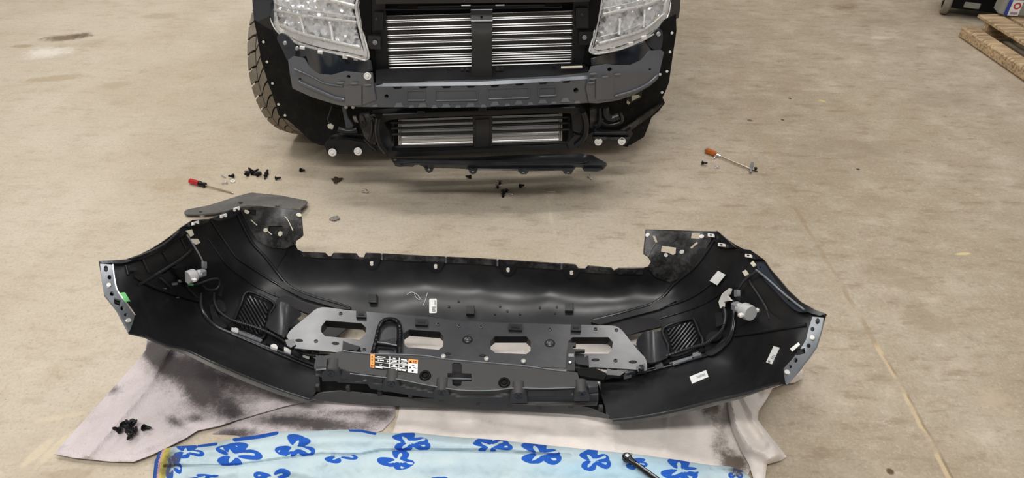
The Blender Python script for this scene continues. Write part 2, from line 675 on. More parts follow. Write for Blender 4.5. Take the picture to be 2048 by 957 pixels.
# ------------------------------------------------------------------ floor
def floor_mat():
    m, nt, b = new_mat('worn_concrete')
    g = NG(nt)
    N, L = nt.nodes, nt.links
    tc = N.new('ShaderNodeTexCoord')
    pos = tc.outputs['Object']
    sep = N.new('ShaderNodeSeparateXYZ')
    L.new(pos, sep.inputs[0])
    X, Y = sep.outputs[0], sep.outputs[1]
    n_big = g.noise(pos, .9, 4, .55)
    n_mid = g.noise(pos, 4.5, 6, .65)
    n_fine = g.noise(pos, 38, 6, .7)
    n_grit = g.noise(pos, 170, 3, .6)
    col = g.mix(g.ramp(n_big, .35, .65), srgb(200, 188, 170), srgb(186, 172, 151))
    # trodden, greyer area on the right, darkened further to offset the lamps
    traffic_dim = g.math('MULTIPLY', g.ramp(X, .0, 1.2), g.ramp(n_mid, .15, .58))
    col = g.mix(g.math('MULTIPLY', traffic_dim, .55), col, srgb(140, 124, 102))
    col = g.mix(g.math('MULTIPLY', g.ramp(n_mid, .5, .75), .38), col, srgb(160, 142, 115))
    col = g.mix(g.math('MULTIPLY', g.ramp(n_fine, .54, .74), .30), col, srgb(138, 122, 100))
    col = g.mix(g.math('MULTIPLY', g.ramp(n_fine, .46, .28), .22), col, srgb(216, 203, 180))
    n_dust = g.noise(pos, 85, 8, .8)
    col = g.mix(g.math('MULTIPLY', g.ramp(n_dust, .50, .66), .36), col, srgb(140, 124, 100))
    col = g.mix(g.math('MULTIPLY', g.ramp(n_dust, .48, .34), .34), col, srgb(222, 208, 186))
    mp = N.new('ShaderNodeMapping')
    mp.inputs['Scale'].default_value = (3.2, 9.0, 1)
    mp.inputs['Rotation'].default_value = (0, 0, .35)
    L.new(pos, mp.inputs['Vector'])
    n_str = g.noise(mp.outputs['Vector'], 2.2, 8, .72)
    sk = g.math('MULTIPLY', g.ramp(n_str, .50, .68), g.ramp(X, -1.2, 1.2, .25, .62))
    col = g.mix(sk, col, srgb(138, 121, 98))
    col = g.mix(g.math('MULTIPLY', g.ramp(n_str, .44, .30), .35), col, srgb(214, 200, 178))
    sp = g.math('MULTIPLY', g.ramp(n_grit, .62, .74), g.ramp(n_mid, .38, .56))
    col = g.mix(g.math('MULTIPLY', sp, .5), col, srgb(104, 90, 72))
    wsp = g.math('MULTIPLY', g.ramp(n_grit, .32, .24), g.ramp(g.noise(pos, 7, 3), .5, .62))
    col = g.mix(g.math('MULTIPLY', wsp, .6), col, srgb(228, 220, 202))
    warp = g.math('SUBTRACT', g.noise(pos, 6, 5, .6), .5)
    fwarp = g.math('SUBTRACT', g.noise(pos, 30, 4, .6), .5)

    def line(a, bb, width, color, strength):
        a, bb = P(*a)[:2], P(*bb)[:2]
        d = bb - a
        ln = float(np.linalg.norm(d))
        d = d / ln
        nx, ny = -d[1], d[0]
        s = g.math('ADD', g.math('MULTIPLY', X, float(nx)), g.math('MULTIPLY_ADD', Y, float(ny), float(-(a[0] * nx + a[1] * ny))))
        s = g.math('ABSOLUTE', g.math('MULTIPLY_ADD', warp, .03, s))
        t = g.math('ADD', g.math('MULTIPLY', X, float(d[0])), g.math('MULTIPLY_ADD', Y, float(d[1]), float(-(a @ d))))
        e = g.math('MULTIPLY', g.ramp(t, -.02, .02), g.ramp(t, ln + .02, ln - .02))
        k = g.math('MULTIPLY', g.math('MULTIPLY', g.ramp(s, width, width * .4), e), g.math('MULTIPLY', g.ramp(g.noise(pos, 12, 4), .3, .6), strength))
        return k, color

    def spot(u, v, ru, rv, color, strength, rot=0.0, wob=.9, edge=.5, grain=False):
        c = P(u, v)
        sx = abs(P(u + ru, v)[0] - c[0])
        sy = abs(P(u, v - rv)[1] - c[1])
        dx = g.math('ADD', X, float(-c[0]))
        dy = g.math('ADD', Y, float(-c[1]))
        cr, sr = math.cos(rot), math.sin(rot)
        ex = g.math('MULTIPLY', g.math('ADD', g.math('MULTIPLY', dx, cr), g.math('MULTIPLY', dy, sr)), 1 / sx)
        ey = g.math('MULTIPLY', g.math('ADD', g.math('MULTIPLY', dx, -sr), g.math('MULTIPLY', dy, cr)), 1 / sy)
        r = g.math('SQRT', g.math('ADD', g.math('MULTIPLY', ex, ex), g.math('MULTIPLY', ey, ey)))
        r = g.math('ADD', r, g.math('MULTIPLY', g.math('ADD', warp, fwarp), wob))
        k = g.math('MULTIPLY', g.ramp(r, 1.0, 1 - edge), strength)
        if grain:
            k = g.math('MULTIPLY', k, g.ramp(g.noise(pos, 110, 4, .7), .53, .60))
        return k, color

    marks = [
        line((1590, 415), (1760, 700), .012, srgb(150, 128, 96), .55),
        line((1755, 690), (1905, 965), .012, srgb(206, 184, 148), .7),
        line((1770, 712), (1912, 965), .006, srgb(120, 100, 74), .6),
        line((1095, 400), (1110, 470), .010, srgb(216, 204, 180), .5),
        line((1430, 60), (1590, 400), .008, srgb(176, 150, 116), .4),
        spot(130, 75, 62, 9, srgb(98, 80, 55), .8, .25, 1.0, .7),
        spot(165, 70, 22, 7, srgb(80, 66, 45), .6, .2, .9, .7),
        spot(95, 105, 60, 15, srgb(226, 221, 210), .75, .1, 1.0, .8),
        spot(45, 92, 26, 5, srgb(140, 118, 84), .5),
        spot(110, 157, 70, 8, srgb(160, 140, 108), .5, .2),
        spot(235, 170, 40, 9, srgb(160, 145, 120), .4, .2),
        spot(320, 32, 45, 8, srgb(158, 143, 120), .45, .1),
        spot(1690, 15, 32, 8, srgb(120, 98, 68), .6, .2, 1.6, .9),
        spot(1760, 45, 60, 10, srgb(140, 124, 102), .35),
        spot(1760, 75, 30, 5, srgb(216, 206, 186), .5, .1, 1.5, .9),
        spot(1720, 300, 120, 26, srgb(138, 122, 100), .35),
        spot(1880, 200, 90, 22, srgb(140, 126, 106), .3),
        spot(1950, 390, 26, 6, srgb(222, 206, 170), .5, .3, 1.6, .9, True),
        spot(1800, 560, 90, 30, srgb(142, 124, 100), .35, -.5),
        spot(1850, 640, 60, 26, srgb(142, 124, 100), .3, -.5),
        spot(1990, 800, 50, 40, srgb(204, 186, 158), .3, 0, 1.4, .9),
        spot(1645, 202, 12, 3.5, srgb(214, 198, 110), .6, -.6, 1.2, .7),
        spot(1926, 508, 20, 3, srgb(226, 206, 150), .7, .1, .3),
        spot(1780, 944, 9, 8, srgb(80, 55, 32), .9, 0, .6),
        spot(1716, 339, 5, 2.5, srgb(50, 42, 34), .9, 0, .3),
        spot(1580, 197, 4, 2, srgb(50, 42, 34), .9, 0, .3),
        spot(1565, 240, 4, 2, srgb(50, 42, 34), .9, 0, .3),
        spot(1500, 241, 7, 3, srgb(70, 60, 48), .7, 0, .6),
        spot(1770, 846, 16, 12, srgb(226, 222, 214), .5, 0, 1.2, .9, True),
        spot(75, 905, 14, 44, srgb(222, 206, 176), .45, -.35),
        spot(115, 895, 14, 50, srgb(222, 206, 176), .45, -.35),
        spot(150, 880, 14, 55, srgb(222, 206, 176), .42, -.35),
        spot(190, 850, 14, 55, srgb(222, 206, 176), .4, -.35),
        spot(120, 835, 60, 8, srgb(218, 202, 172), .35, .2),
        spot(140, 950, 60, 16, srgb(150, 130, 100), .35),
        spot(340, 370, 60, 20, srgb(164, 142, 112), .35),
        spot(820, 480, 20, 8, srgb(228, 216, 190), .45, 0, 1.2, .9, True),
        spot(770, 480, 22, 14, srgb(120, 102, 80), .5, 0, 1.4, .9, True),
        spot(1310, 320, 26, 12, srgb(110, 96, 76), .45, 0, 1.2, .9, True),
        spot(1215, 430, 30, 20, srgb(232, 222, 200), .35, 0, 1.2, .9, True),
    ]
    for k, c in marks:
        col = g.mix(k, col, c)
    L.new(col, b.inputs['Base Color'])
    L.new(g.ramp(n_fine, .3, .7, .62, .85), b.inputs['Roughness'])
    b.inputs['Specular IOR Level'].default_value = .35
    bp = N.new('ShaderNodeBump')
    bp.inputs['Strength'].default_value = .25
    bp.inputs['Distance'].default_value = .004
    L.new(g.math('ADD', g.math('MULTIPLY', n_fine, .6), g.math('MULTIPLY', n_grit, .5)), bp.inputs['Height'])
    L.new(bp.outputs['Normal'], b.inputs['Normal'])
    return m


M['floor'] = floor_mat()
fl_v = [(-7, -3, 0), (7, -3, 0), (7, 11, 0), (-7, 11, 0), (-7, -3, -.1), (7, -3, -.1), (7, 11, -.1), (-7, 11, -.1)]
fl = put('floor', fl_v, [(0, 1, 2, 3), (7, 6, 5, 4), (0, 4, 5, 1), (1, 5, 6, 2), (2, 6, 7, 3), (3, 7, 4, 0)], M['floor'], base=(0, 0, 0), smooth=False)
tag(fl, 'worn beige concrete workshop floor with stains and a saw-cut joint', 'floor', kind='structure')

M['wall'] = simple('painted_block_wall', (.52, .51, .49), .85, vary=.06, scale=3)
for nm, c, hx, hy, lb in (('wall_back', (0, 11.1, 2.4), 7.2, .1, 'pale painted workshop wall beyond the car'), ('wall_left', (-7.1, 4, 2.4), .1, 7.0, 'pale painted workshop wall on the left'), ('wall_right', (7.1, 4, 2.4), .1, 7.0, 'pale painted workshop wall on the right')):
    v_, f_ = box_data(c, (hx, 0, 0), (0, hy, 0), (0, 0, 2.4))
    w_ = put(nm, v_, f_, M['wall'], None, False)
    tag(w_, lb, 'wall', kind='structure')

# ------------------------------------------------------------------ vehicle with its bumper cover removed
car = thing('car', VEH_O, 'dark car with its front bumper cover removed, showing radiator, grey bumper beam and headlights', 'car')
UC = 963.0


def vmap(d):
    if callable(d):
        return lambda uv: on_vehicle(uv, d(np.asarray(uv, float)))
    return lambda uv: on_vehicle(uv, np.full(len(uv), float(d)))


def vsheet(name, outline, d, mat, parent=None, **kw):
    return sheet(name, outline, vmap(d), mat, car if parent is None else parent, **kw)


def bar(name, a, b, d, r, mat, parent=None, seg=8):
    """a tube on the vehicle between two picture points"""
    return tube(name, [PV(a[0], a[1], d), PV(b[0], b[1], d)], r, mat, car if parent is None else parent, seg)


def bolt_on(u, v, d, r, parent, mat=None, name='bolt'):
    """flanged hexagonal bolt head facing the front"""
    o = PV(u, v, d)
    ax = -VEH_Y + np.array([0, 0, .25])
    v1, f1 = lathe([(r, 0), (r, r * .16), (r * .84, r * .24), (r * .66, r * .10), (r * .5, r * .10)], o, ax, 20)
    v2, f2 = lathe([(r * .46, r * .08), (r * .46, r * .34), (r * .36, r * .42)], o, ax, 6)
    return put(name, *join((v1, f1), (v2, f2)), mat or M['white'], parent, True, 30)


# --- body mass behind (black sheet for the engine bay's darkness, underbody, bonnet above the picture)
vsheet('dark_bay_sheet', [(600, -70), (1320, -70), (1180, 280), (760, 285)], .62, M['matte'], step=60, thick=.05)
for nm, x0, x1, d0, d1, z0, z1, mt in (('underbody', -.62, .62, .45, 2.9, .28, .60, 'matte'), ('bonnet', -.86, .86, .62, 2.9, .98, 1.12, 'paintdark')):
    c = veh((x0 + x1) / 2, (d0 + d1) / 2, (z0 + z1) / 2)
    box(nm, c, VEH_X * (x1 - x0) / 2, VEH_Y * (d1 - d0) / 2, np.array([0, 0, (z1 - z0) / 2]), M[mt], car, .03)

# --- wheels
def make_wheel(xv, steer):
    c = veh(xv, .86, .385)
    R = .385
    fwd = -VEH_Y * math.cos(steer) - VEH_X * math.sin(steer)
    ax = VEH_X * math.cos(steer) - VEH_Y * math.sin(steer)
    hw = .125
    prof = [(.20, -hw * .80), (.235, -hw * .95), (.30, -hw * 1.0), (.35, -hw * .93), (.372, -hw * .8), (.376, -hw * .55),
            (.376, 0), (.376, hw * .55), (.372, hw * .8), (.35, hw * .93), (.30, hw), (.235, hw * .95), (.20, hw * .80)]
    v, f = lathe(prof, c, ax, 64, cap=False)
    ty = put('tyre', v, f, M['tyredark'], car, True, 50)
    # tread: curved blocks between dark grooves
    up = np.array([0, 0, 1.0])

    def pt(an, s, r):
        return c + ax * s + r * (math.cos(an) * fwd + math.sin(an) * up)

    V, Fc = [], []
    lanes = [(-.116, -.072, .012), (-.068, -.016, .030), (-.011, .034, -.018), (.039, .070, .024), (.074, .116, -.012)]
    NB = 36
    for li, (s0, s1, skew) in enumerate(lanes):
        for k in range(NB):
            a0 = 2 * math.pi * (k + .5 * (li % 2)) / NB
            a1 = a0 + 2 * math.pi / NB * .88
            nseg = 4
            i0 = len(V)
            for q in range(nseg + 1):
                s = s0 + (s1 - s0) * q / nseg
                bend = skew * math.sin(math.pi * (q / nseg) * .5) / R * 2.4
                top = .3875 - max(0, abs(s) - .07) ** 1.4 * .55
                for aa, rr in ((a0, top - .014), (a0 + .004, top), (a1 - .004, top), (a1, top - .014)):
                    V.append(pt(aa + bend, s, rr))
            for q in range(nseg):
                for e in range(3):
                    p0 = i0 + q * 4 + e
                    Fc.append((p0, p0 + 1, p0 + 5, p0 + 4))
            Fc.append((i0, i0 + 3, i0 + 2, i0 + 1))
            e = i0 + nseg * 4
            Fc.append((e, e + 1, e + 2, e + 3))
    tr = put('tread', V, Fc, M['tyre'], ty, False)
    tr['kind'] = 'stuff'
    v, f = lathe([(.205, -.09), (.205, .09), (.19, .095), (.10, .06), (.06, .08), (.0001, .08)], c, ax, 40)
    put('rim', v, f, M['steel'], car, True, 40)
    return ty


make_wheel(-.81, math.radians(17))
make_wheel(.77, math.radians(20))

# --- wheel arch liners
def d_left(uv):
    return .28 + .10 * np.clip((700 - uv[:, 0]) / 190, 0, 1.2) ** 1.2


LINER_L = [(508, 40), (545, 62), (585, 110), (680, 130), (760, 200), (765, 290), (655, 292), (640, 291), (622, 283), (600, 262),
           (575, 240), (562, 236), (556, 228), (549, 200), (536, 165), (522, 120), (514, 70)]
ln = vsheet('fender_liner', LINER_L, d_left, M['liner'], step=12, thick=.006)
for u, v in ((527, 84), (534, 124), (545, 167), (557, 209), (570, 231)):
    bolt_on(u, v, float(d_left(np.array([[u, v]]))[0]) - .003, .0055, ln, M['cream'], 'push_pin')


def d_right(uv):
    return .28 + .10 * np.clip((uv[:, 0] - 1225) / 130, 0, 1.2) ** 1.2


LINER_R = [(1352, 28), (1353, 62), (1346, 108), (1338, 165), (1330, 185), (1325, 195), (1330, 206), (1318, 222), (1303, 235), (1297, 252),
           (1288, 274), (1262, 290), (1240, 291), (1180, 280), (1180, 190), (1240, 150), (1300, 80), (1330, 40)]
lr = vsheet('fender_liner', LINER_R, d_right, M['liner'], step=12, thick=.006)
for u, v in ((1344, 66), (1340, 104), (1320, 149), (1334, 143), (1324, 185)):
    bolt_on(u, v, float(d_right(np.array([[u, v]]))[0]) - .003, .006, lr, M['white'], 'push_pin')
# moulded crease and air louvre in the right liner
vsheet('liner_crease', [(1180, 268), (1240, 262), (1300, 222), (1326, 207), (1322, 214), (1302, 232), (1250, 270), (1185, 276)], lambda uv: d_right(uv) - .02, M['dusty'], step=12, thick=.01)
lou = vsheet('louvre', [(1254, 186), (1285, 178), (1283, 196), (1262, 206), (1253, 200)], lambda uv: d_right(uv) - .018, M['black'], step=10, thick=.008)
for k in range(6):
    u = 1257 + k * 4.6
    bar('louvre_slat', (u, 201 - k * 1.6), (u + 3.5, 185 - k * .9), .30, .0028, M['dusty'], lou, 5)
vsheet('torn_flap', [(1256, 193), (1277, 190), (1281, 194), (1270, 199), (1263, 203), (1257, 210), (1253, 206)], .285, M['cream'], step=6, thick=.003)

# --- front fender edges at the top corners
vsheet('fender', [(503, -20), (538, -20), (541, 22), (545, 44), (535, 40), (514, 50), (508, 44)], lambda uv: .52 + .08 * (545 - uv[:, 0]) / 40, M['paintdark'], step=12, thick=.02)
vsheet('fender', [(1342, -20), (1362, -20), (1360, 20), (1357, 36), (1348, 40), (1336, 34)], lambda uv: .50 + .06 * (uv[:, 0] - 1340) / 20, M['paintdark'], step=12, thick=.02)
vsheet('fender_bracket', [(515, 44), (538, 34), (545, 52), (562, 72), (540, 70), (516, 58)], .52, M['gloss'], step=8, thick=.01)

# --- radiator with its tubes
vsheet('radiator_core', [(752, -30), (1165, -34), (1152, 140), (766, 148)], .215, M['matte'], step=40, thick=.04)


def lerp(a, b, t):
    return a + (b - a) * t


def rad_edge(v, side):
    # picture columns of the radiator's ends at the given row of its middle
    if side < 0:
        return lerp(766, 777, v / 134)
    return lerp(1149, 1141, v / 128)


ROWS = [(27.5, .0022), (36, .0045), (39.6, .003), (50, .0045), (54.5, .0035), (66, .0045), (70, .0026), (78.5, .0035), (82.3, .004), (92, .0045),
        (96.6, .004), (106, .0035), (110.2, .004), (115, .0035), (119.4, .004), (124.2, .004), (131.2, .005)]
for v, r in ROWS:
    for side, ue in ((-1, 943), (1, 984)):
        ua = rad_edge(v, side)
        va = v + (5.2 if side < 0 else -5.2)
        vb = v + (.6 if side < 0 else -.6)
        bar('radiator_tube', (ua, va), (ue, vb), .185, r * .72, M['tube'], seg=6)
for v in (31, 45, 60.5, 74.5, 87.5, 101.5):
    for side, ue in ((-1, 943), (1, 984)):
        ua = rad_edge(v, side)
        a, b2 = (ua, v + (5.2 if side < 0 else -5.2)), (ue, v + (.6 if side < 0 else -.6))
        pts = [(a[0], a[1] - 3), (b2[0], b2[1] - 3), (b2[0], b2[1] + 3), (a[0], a[1] + 3)]
        vsheet('shutter_vane', pts, .18, M['gloss'], step=60, thick=.006)
for side in (-1, 1):
    bar('side_tank', (rad_edge(20, side), 22 if side < 0 else 20), (rad_edge(134, side), 138 if side < 0 else 126), .19, .006, M['gloss'])

# radiator support frame
vsheet('side_post', [(738, -30), (768, -30), (778, 140), (768, 150), (752, 150), (744, 120), (738, 60)], .16, M['black'], step=25, thick=.03)
vsheet('side_post', [(1148, -30), (1196, -30), (1188, 60), (1172, 115), (1160, 140), (1143, 132)], .16, M['black'], step=25, thick=.03)
for rc, bt in ((rect(735, 72, 761, 98, .02), (750, 85)), (rect(1158, 64, 1186, 90, .0), (1169, 75))):
    mb = vsheet('mount_bracket', rc, .135, M['gloss'], step=20, thick=.02)
    bolt_on(*bt, .128, .009, mb, M['connector'])
for rc, bt in ((rect(748, 25, 767, 60), (753, 39)), (rect(1152, 16, 1176, 56), (1164, 30))):
    mb = vsheet('support_tab', rc, .145, M['black'], step=20, thick=.015)
    bolt_on(*bt, .142, .006, mb, M['cable'])
vsheet('upper_crossmember', [(744, -40), (1190, -42), (1180, 3), (1122, 5), (960, 6), (752, 8)], .12, M['gloss'], step=40, thick=.05)
bar('upper_rail', (797, 13.5), (1120, 9), .15, .006, M['gloss'])
bar('upper_rail', (770, 19), (1124, 14), .155, .004, M['gloss'])
for a in ((797, 7, 835, 17), (1090, 4, 1122, 12)):
    vsheet('hose_clamp', rect(*a), .14, M['matte'], step=20, thick=.02)
for u, v in ((1000, 10.5), (932, 11)):
    bar('metal_tab', (u - 9, v), (u + 9, v - .4), .13, .0035, M['steel'])

# vertical latch post in the middle
post = vsheet('centre_post', [(941, 18), (985, 18), (985, 42), (984, 71), (984, 158), (943, 158), (943, 71), (942, 42)],
              lambda uv: np.where(uv[:, 1] < 42, .10 + (42 - uv[:, 1]) * .002, np.where(uv[:, 1] < 71, .10 - (uv[:, 1] - 42) * .0006, .082)), M['shroud'], step=12, thick=.03, creases=[[(942, 42), (985, 42)], [(943, 71), (984, 71)]])
for v, r, mt in ((19.5, .003, 'plate'), (42, .006, 'plate'), (71, .0025, 'plate')):
    bar('post_fold', (942, v + .5), (985, v - .2), .094, r * .7, M[mt], post)
bolt_on(963, 34, .105, .005, post, M['matte'])

# shelf between radiator and beam
vsheet('lower_shelf', [(770, 138), (960, 132), (1143, 126), (1176, 122), (1178, 152), (1120, 156), (960, 163), (752, 168), (752, 140)], lambda uv: .17 - .12 * np.clip((uv[:, 1] - 130) / 34, 0, 1), M['black'], step=14, thick=.01)
for k, (u, v) in enumerate(((815, 142), (898, 141), (1108, 134))):
    vsheet('shelf_slot', rect(u - 4, v - 2, u + 4, v + 2), .13, M['gloss'], step=10, thick=.004)
bar('drain_bar', (1122, 135.5), (1164, 134), .12, .0055, M['cream'])
for u in (925, 935, 995, 1003):
    vsheet('vane_hinge', circle(u, 140 - (u - 960) * .02, 4, 3), .12, M['dusty'], step=6, thick=.01)

# --- bumper beam
def d_beam(uv):
    x = np.abs(uv[:, 0] - UC) / 380
    return .22 * x ** 2.4


beam = vsheet('bumper_beam', [(746, 174), (960, 171.5), (1120, 162), (1190, 154), (1193, 205), (1120, 209), (960, 215), (830, 215.5), (712, 214), (704, 200), (712, 178)],
              d_beam, M['paint'], step=8, thick=.05,
              holes=[circle(773, 193, 4.3), circle(1152, 181, 5.2)])
# bright top flange; black sheets below it paint the dark of hook notches
vsheet('top_flange', [(752, 166.5), (960, 163.5), (1120, 155.5), (1176, 151), (1178, 158), (1120, 162.5), (960, 171), (752, 173.5)], lambda uv: d_beam(uv) - .004 + .0016 * (np.interp(uv[:, 0], [752, 960, 1120, 1178], [173.5, 171, 162.5, 158]) - uv[:, 1]), M['plate'], beam, step=9, thick=.006)
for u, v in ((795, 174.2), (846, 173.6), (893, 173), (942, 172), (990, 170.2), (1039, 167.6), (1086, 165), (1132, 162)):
    vsheet('notch_shade', [(u - 11, v - 1.5), (u + 11, v - 2.3), (u + 6, v + 3), (u - 6, v + 3.5)], lambda uv: d_beam(uv) - .002, M['matte'], beam, step=12, thick=.004)
# embossed panels: a raised rim around a sunk field
for u0, v0, u1, v1, sl in ((812, 180.5, 851, 202, -.005), (869, 180, 956, 202.5, -.012), (974, 176.5, 1059, 199.5, -.03), (1076, 174.5, 1114, 194, -.04)):
    rim = rect(u0, v0, u1, v1, sl, 4)
    inn = rect(u0 + 2.4, v0 + 2.0, u1 - 2.4, v1 - 2.4, sl, 3)
    em = vsheet('embossed_panel', rim, lambda uv: d_beam(uv) - .0045, M['paint'], beam, step=9, thick=.006, holes=[inn])
    pts = [(u0 + 4, v1 - 1.3 + sl * 4), (u1 - 3, v1 - 1.3 + sl * (u1 - u0)), (u1 - 1.4, v1 - 3 + sl * (u1 - u0))]
    tube('pressed_edge', [PV(a, b2, float(d_beam(np.array([[a, b2]]))[0]) - .006) for a, b2 in pts], .0022, M['plate'], em, 6)
# scalloped lower edge
for u, v in ((750, 212), (797, 211), (823, 213.5), (845, 211), (869, 214), (892, 211.5), (916, 213.5), (941, 210.5), (967, 213), (990, 208), (1015, 210.5), (1038, 206), (1061, 208), (1086, 203.5), (1108, 206), (1131, 200.5), (1155, 205)):
    big = (v < 212 and u < 960) or (u > 960 and u in (990, 1038, 1086, 1131))
    w = 9 if big else 6
    hh = 4 if big else 2.4
    vsheet('hem_tab', [(u - w, v + hh), (u - w * .6, v - hh * .8), (u + w * .6, v - hh * .9), (u + w, v + hh * .8)], lambda uv: d_beam(uv) - .006, M['plate'], beam, step=12, thick=.008)

# outer crash plates at both beam ends
PL = [(576, 120), (588, 112), (606, 116), (618, 134), (636, 149), (660, 151), (690, 142), (725, 146), (744, 145), (748, 176), (752, 200), (714, 213), (690, 213), (671, 209), (625, 195), (585, 177), (580, 150)]
pl = vsheet('beam_end_plate', PL, lambda uv: d_beam(uv) - .008 + .03 * np.clip((150 - uv[:, 1]) / 40, 0, 1), M['paint'], step=8, thick=.008,
            holes=[circle(697, 153.5, 4, 3.6), circle(600, 158.5, 3, 2.2)])
tube('pressed_rib', [PV(a, b2, float(d_beam(np.array([[a, b2]]))[0]) - .012) for a, b2 in curve([(597, 163), (615, 172), (645, 185), (668, 195), (690, 200)], 6)], [.002] + [.0075] * 23 + [.003], M['paint'], pl, 8)
tube('pressed_rib', [PV(a, b2, float(d_beam(np.array([[a, b2]]))[0]) - .011) for a, b2 in curve([(588, 138), (620, 152), (650, 167), (686, 173)], 6)], .003, M['paint'], pl, 8)
vsheet('weld_bracket', rect(690, 172, 723, 211, .0, 3), lambda uv: d_beam(uv) - .014, M['paint'], pl, step=10, thick=.01)
for u, v in ((680, 166), (708, 167), (735, 170)):
    vsheet('spot_weld', circle(u, v, 7, 1.6), lambda uv: d_beam(uv) - .018, M['plate'], pl, step=8, thick=.004)
bolt_on(735, 152.5, float(d_beam(np.array([[735, 152]]))[0]) - .012, .014, pl)
vsheet('corner_tab', curve([(554, 78), (558, 70), (566, 68), (578, 76), (592, 98), (585, 120), (575, 121), (565, 100)], 4, True), .32, M['paintdark'], step=6, thick=.01)
for u, v in ((570, 86), (594, 97)):
    bolt_on(u, v, .295, .008, pl, M['steel'])
vsheet('apron_panel', [(580, 84), (600, 92), (660, 108), (738, 121), (742, 142), (725, 146), (690, 141), (660, 152), (640, 150), (622, 140), (612, 112), (596, 116)], lambda uv: .10 + .22 * np.clip((740 - uv[:, 0]) / 160, 0, 1) + .03 * np.sin(uv[:, 0] / 18), M['paintdark'], step=7, thick=.008)

PR = [(1178, 146), (1184, 132), (1212, 128), (1240, 130), (1262, 130), (1284, 120), (1300, 102), (1322, 100), (1328, 104), (1316, 158), (1300, 172), (1268, 190), (1235, 201), (1195, 207), (1178, 206), (1172, 178)]
pr = vsheet('beam_end_plate', PR, lambda uv: d_beam(uv) - .008 + .03 * np.clip((145 - uv[:, 1]) / 40, 0, 1), M['paint'], step=8, thick=.008,
            holes=[circle(1219.5, 139, 5, 4, rot=-.3), circle(1300, 139, 2.6, 2.2)])
tube('pressed_rib', [PV(a, b2, float(d_beam(np.array([[a, b2]]))[0]) - .012) for a, b2 in curve([(1316, 150), (1296, 168), (1265, 183), (1230, 193)], 6)], [.002] + [.007] * 17 + [.003], M['paint'], pr, 8)
vsheet('weld_bracket', rect(1192, 157, 1227, 200, -.05, 3), lambda uv: d_beam(uv) - .014, M['paint'], pr, step=10, thick=.01)
for u, v in ((1187, 148), (1186, 158), (1183, 166), (1211, 154), (1236, 149)):
    vsheet('spot_weld', circle(u, v, 6.5, 1.5, rot=-.1), lambda uv: d_beam(uv) - .018, M['plate'], pr, step=8, thick=.004)
bolt_on(1186, 140.5, float(d_beam(np.array([[1186, 140]]))[0]) + .008, .014, pr)
vsheet('corner_tab', curve([(1292, 84), (1312, 62), (1322, 60), (1326, 70), (1322, 98), (1310, 100)], 4, True), .32, M['paintdark'], step=6, thick=.01)
bolt_on(1317, 68, .30, .009, pr, M['steel'])
vsheet('apron_panel', [(1185, 118), (1225, 105), (1268, 92), (1290, 84), (1302, 100), (1288, 122), (1262, 130), (1230, 128), (1205, 128), (1186, 130)], lambda uv: .10 + .22 * np.clip((uv[:, 0] - 1185) / 130, 0, 1) + .03 * np.sin(uv[:, 0] / 16), M['paintdark'], step=7, thick=.008)
for u, v in ((1208, 199.5), (1223, 198)):
    bolt_on(u, v, .13, .006, pr, M['cream'])
for u, v in ((692, 214.5), (706, 214.5)):
    bolt_on(u, v, .13, .007, pl, M['cream'])


# --- headlights
def headlight(outline, inner_u, sgn, label_bits):
    def dep(uv, extra=0.0):
        x = np.clip((np.abs(uv[:, 0] - UC) - 215) / 205, 0, 1.1)
        return .10 + .36 * x ** 1.5 + .10 * np.clip((110 - uv[:, 1]) / 130, 0, 1.3) + extra
    hl = vsheet('headlight', outline, lambda uv: dep(uv, .085), M['matte'], step=14, thick=.03)
    cen = np.array(outline).mean(0)
    shrink = lambda k: [tuple(cen + (np.array(q) - cen) * k) for q in outline]
    inn = shrink(.86)
    # faceted chrome bowl
    jit = lambda uv: dep(uv, .06) + .022 * np.sin(uv[:, 0] * .55 + uv[:, 1] * .1) * np.cos(uv[:, 1] * .33) + rng.uniform(-.006, .006, len(uv))
    vsheet('reflector', inn, jit, M['chrome'], hl, step=7, thick=.004, smooth=False)
    # pearl frame around the bowl
    vsheet('bezel', shrink(.97), lambda uv: dep(uv, .028), M['pearl'], hl, step=9, thick=.012, holes=[shrink(.90)])
    return hl, dep, shrink


HL_L = curve([(536, -45), (537, -5), (540, 30), (548, 54), (566, 73), (600, 91), (650, 104), (700, 113), (731, 121), (738, 112), (731, 82), (722, 45), (716, 10), (712, -45)], 3, True)
hl, dep, shr = headlight(HL_L, 716, -1, '')
for a, b2, r in (((602, 35), (609, 68), .010), ((660, 44), (667, 86), .012)):
    tube('divider', [on_vehicle([a], dep(np.array([a], float), .035))[0], on_vehicle([b2], dep(np.array([b2], float), .03))[0]], r * .6, M['pearl'], hl, 8)
for line, r in (([(548, 20), (600, 30), (650, 37), (714, 45)], .010), ([(545, 5), (580, 16), (640, 24), (712, 34)], .006), ([(560, 50), (600, 66), (660, 82), (722, 96)], .012), ([(640, -2), (680, 6), (711, 14)], .016)):
    tube('trim_strip', [on_vehicle([q], dep(np.array([q], float), .03))[0] for q in curve(line, 5)], r * .6, M['pearl'], hl, 8)
vsheet('lens', [tuple(q) for q in HL_L], lambda uv: dep(uv, -.002), M['lens'], hl, step=10, thick=.003)
tube('lens_seal', [on_vehicle([q], dep(np.array([q], float), .01))[0] for q in HL_L[6:33]], .0035, M['pearl'], hl, 8)
for u, v in ((604, 96), (640, 105), (690, 115), (712, 119), (727, 123)):
    vsheet('lens_clip', rect(u - 5, v - 2.5, u + 5, v + 2, .15), .16, M['pearl'], hl, step=8, thick=.01)

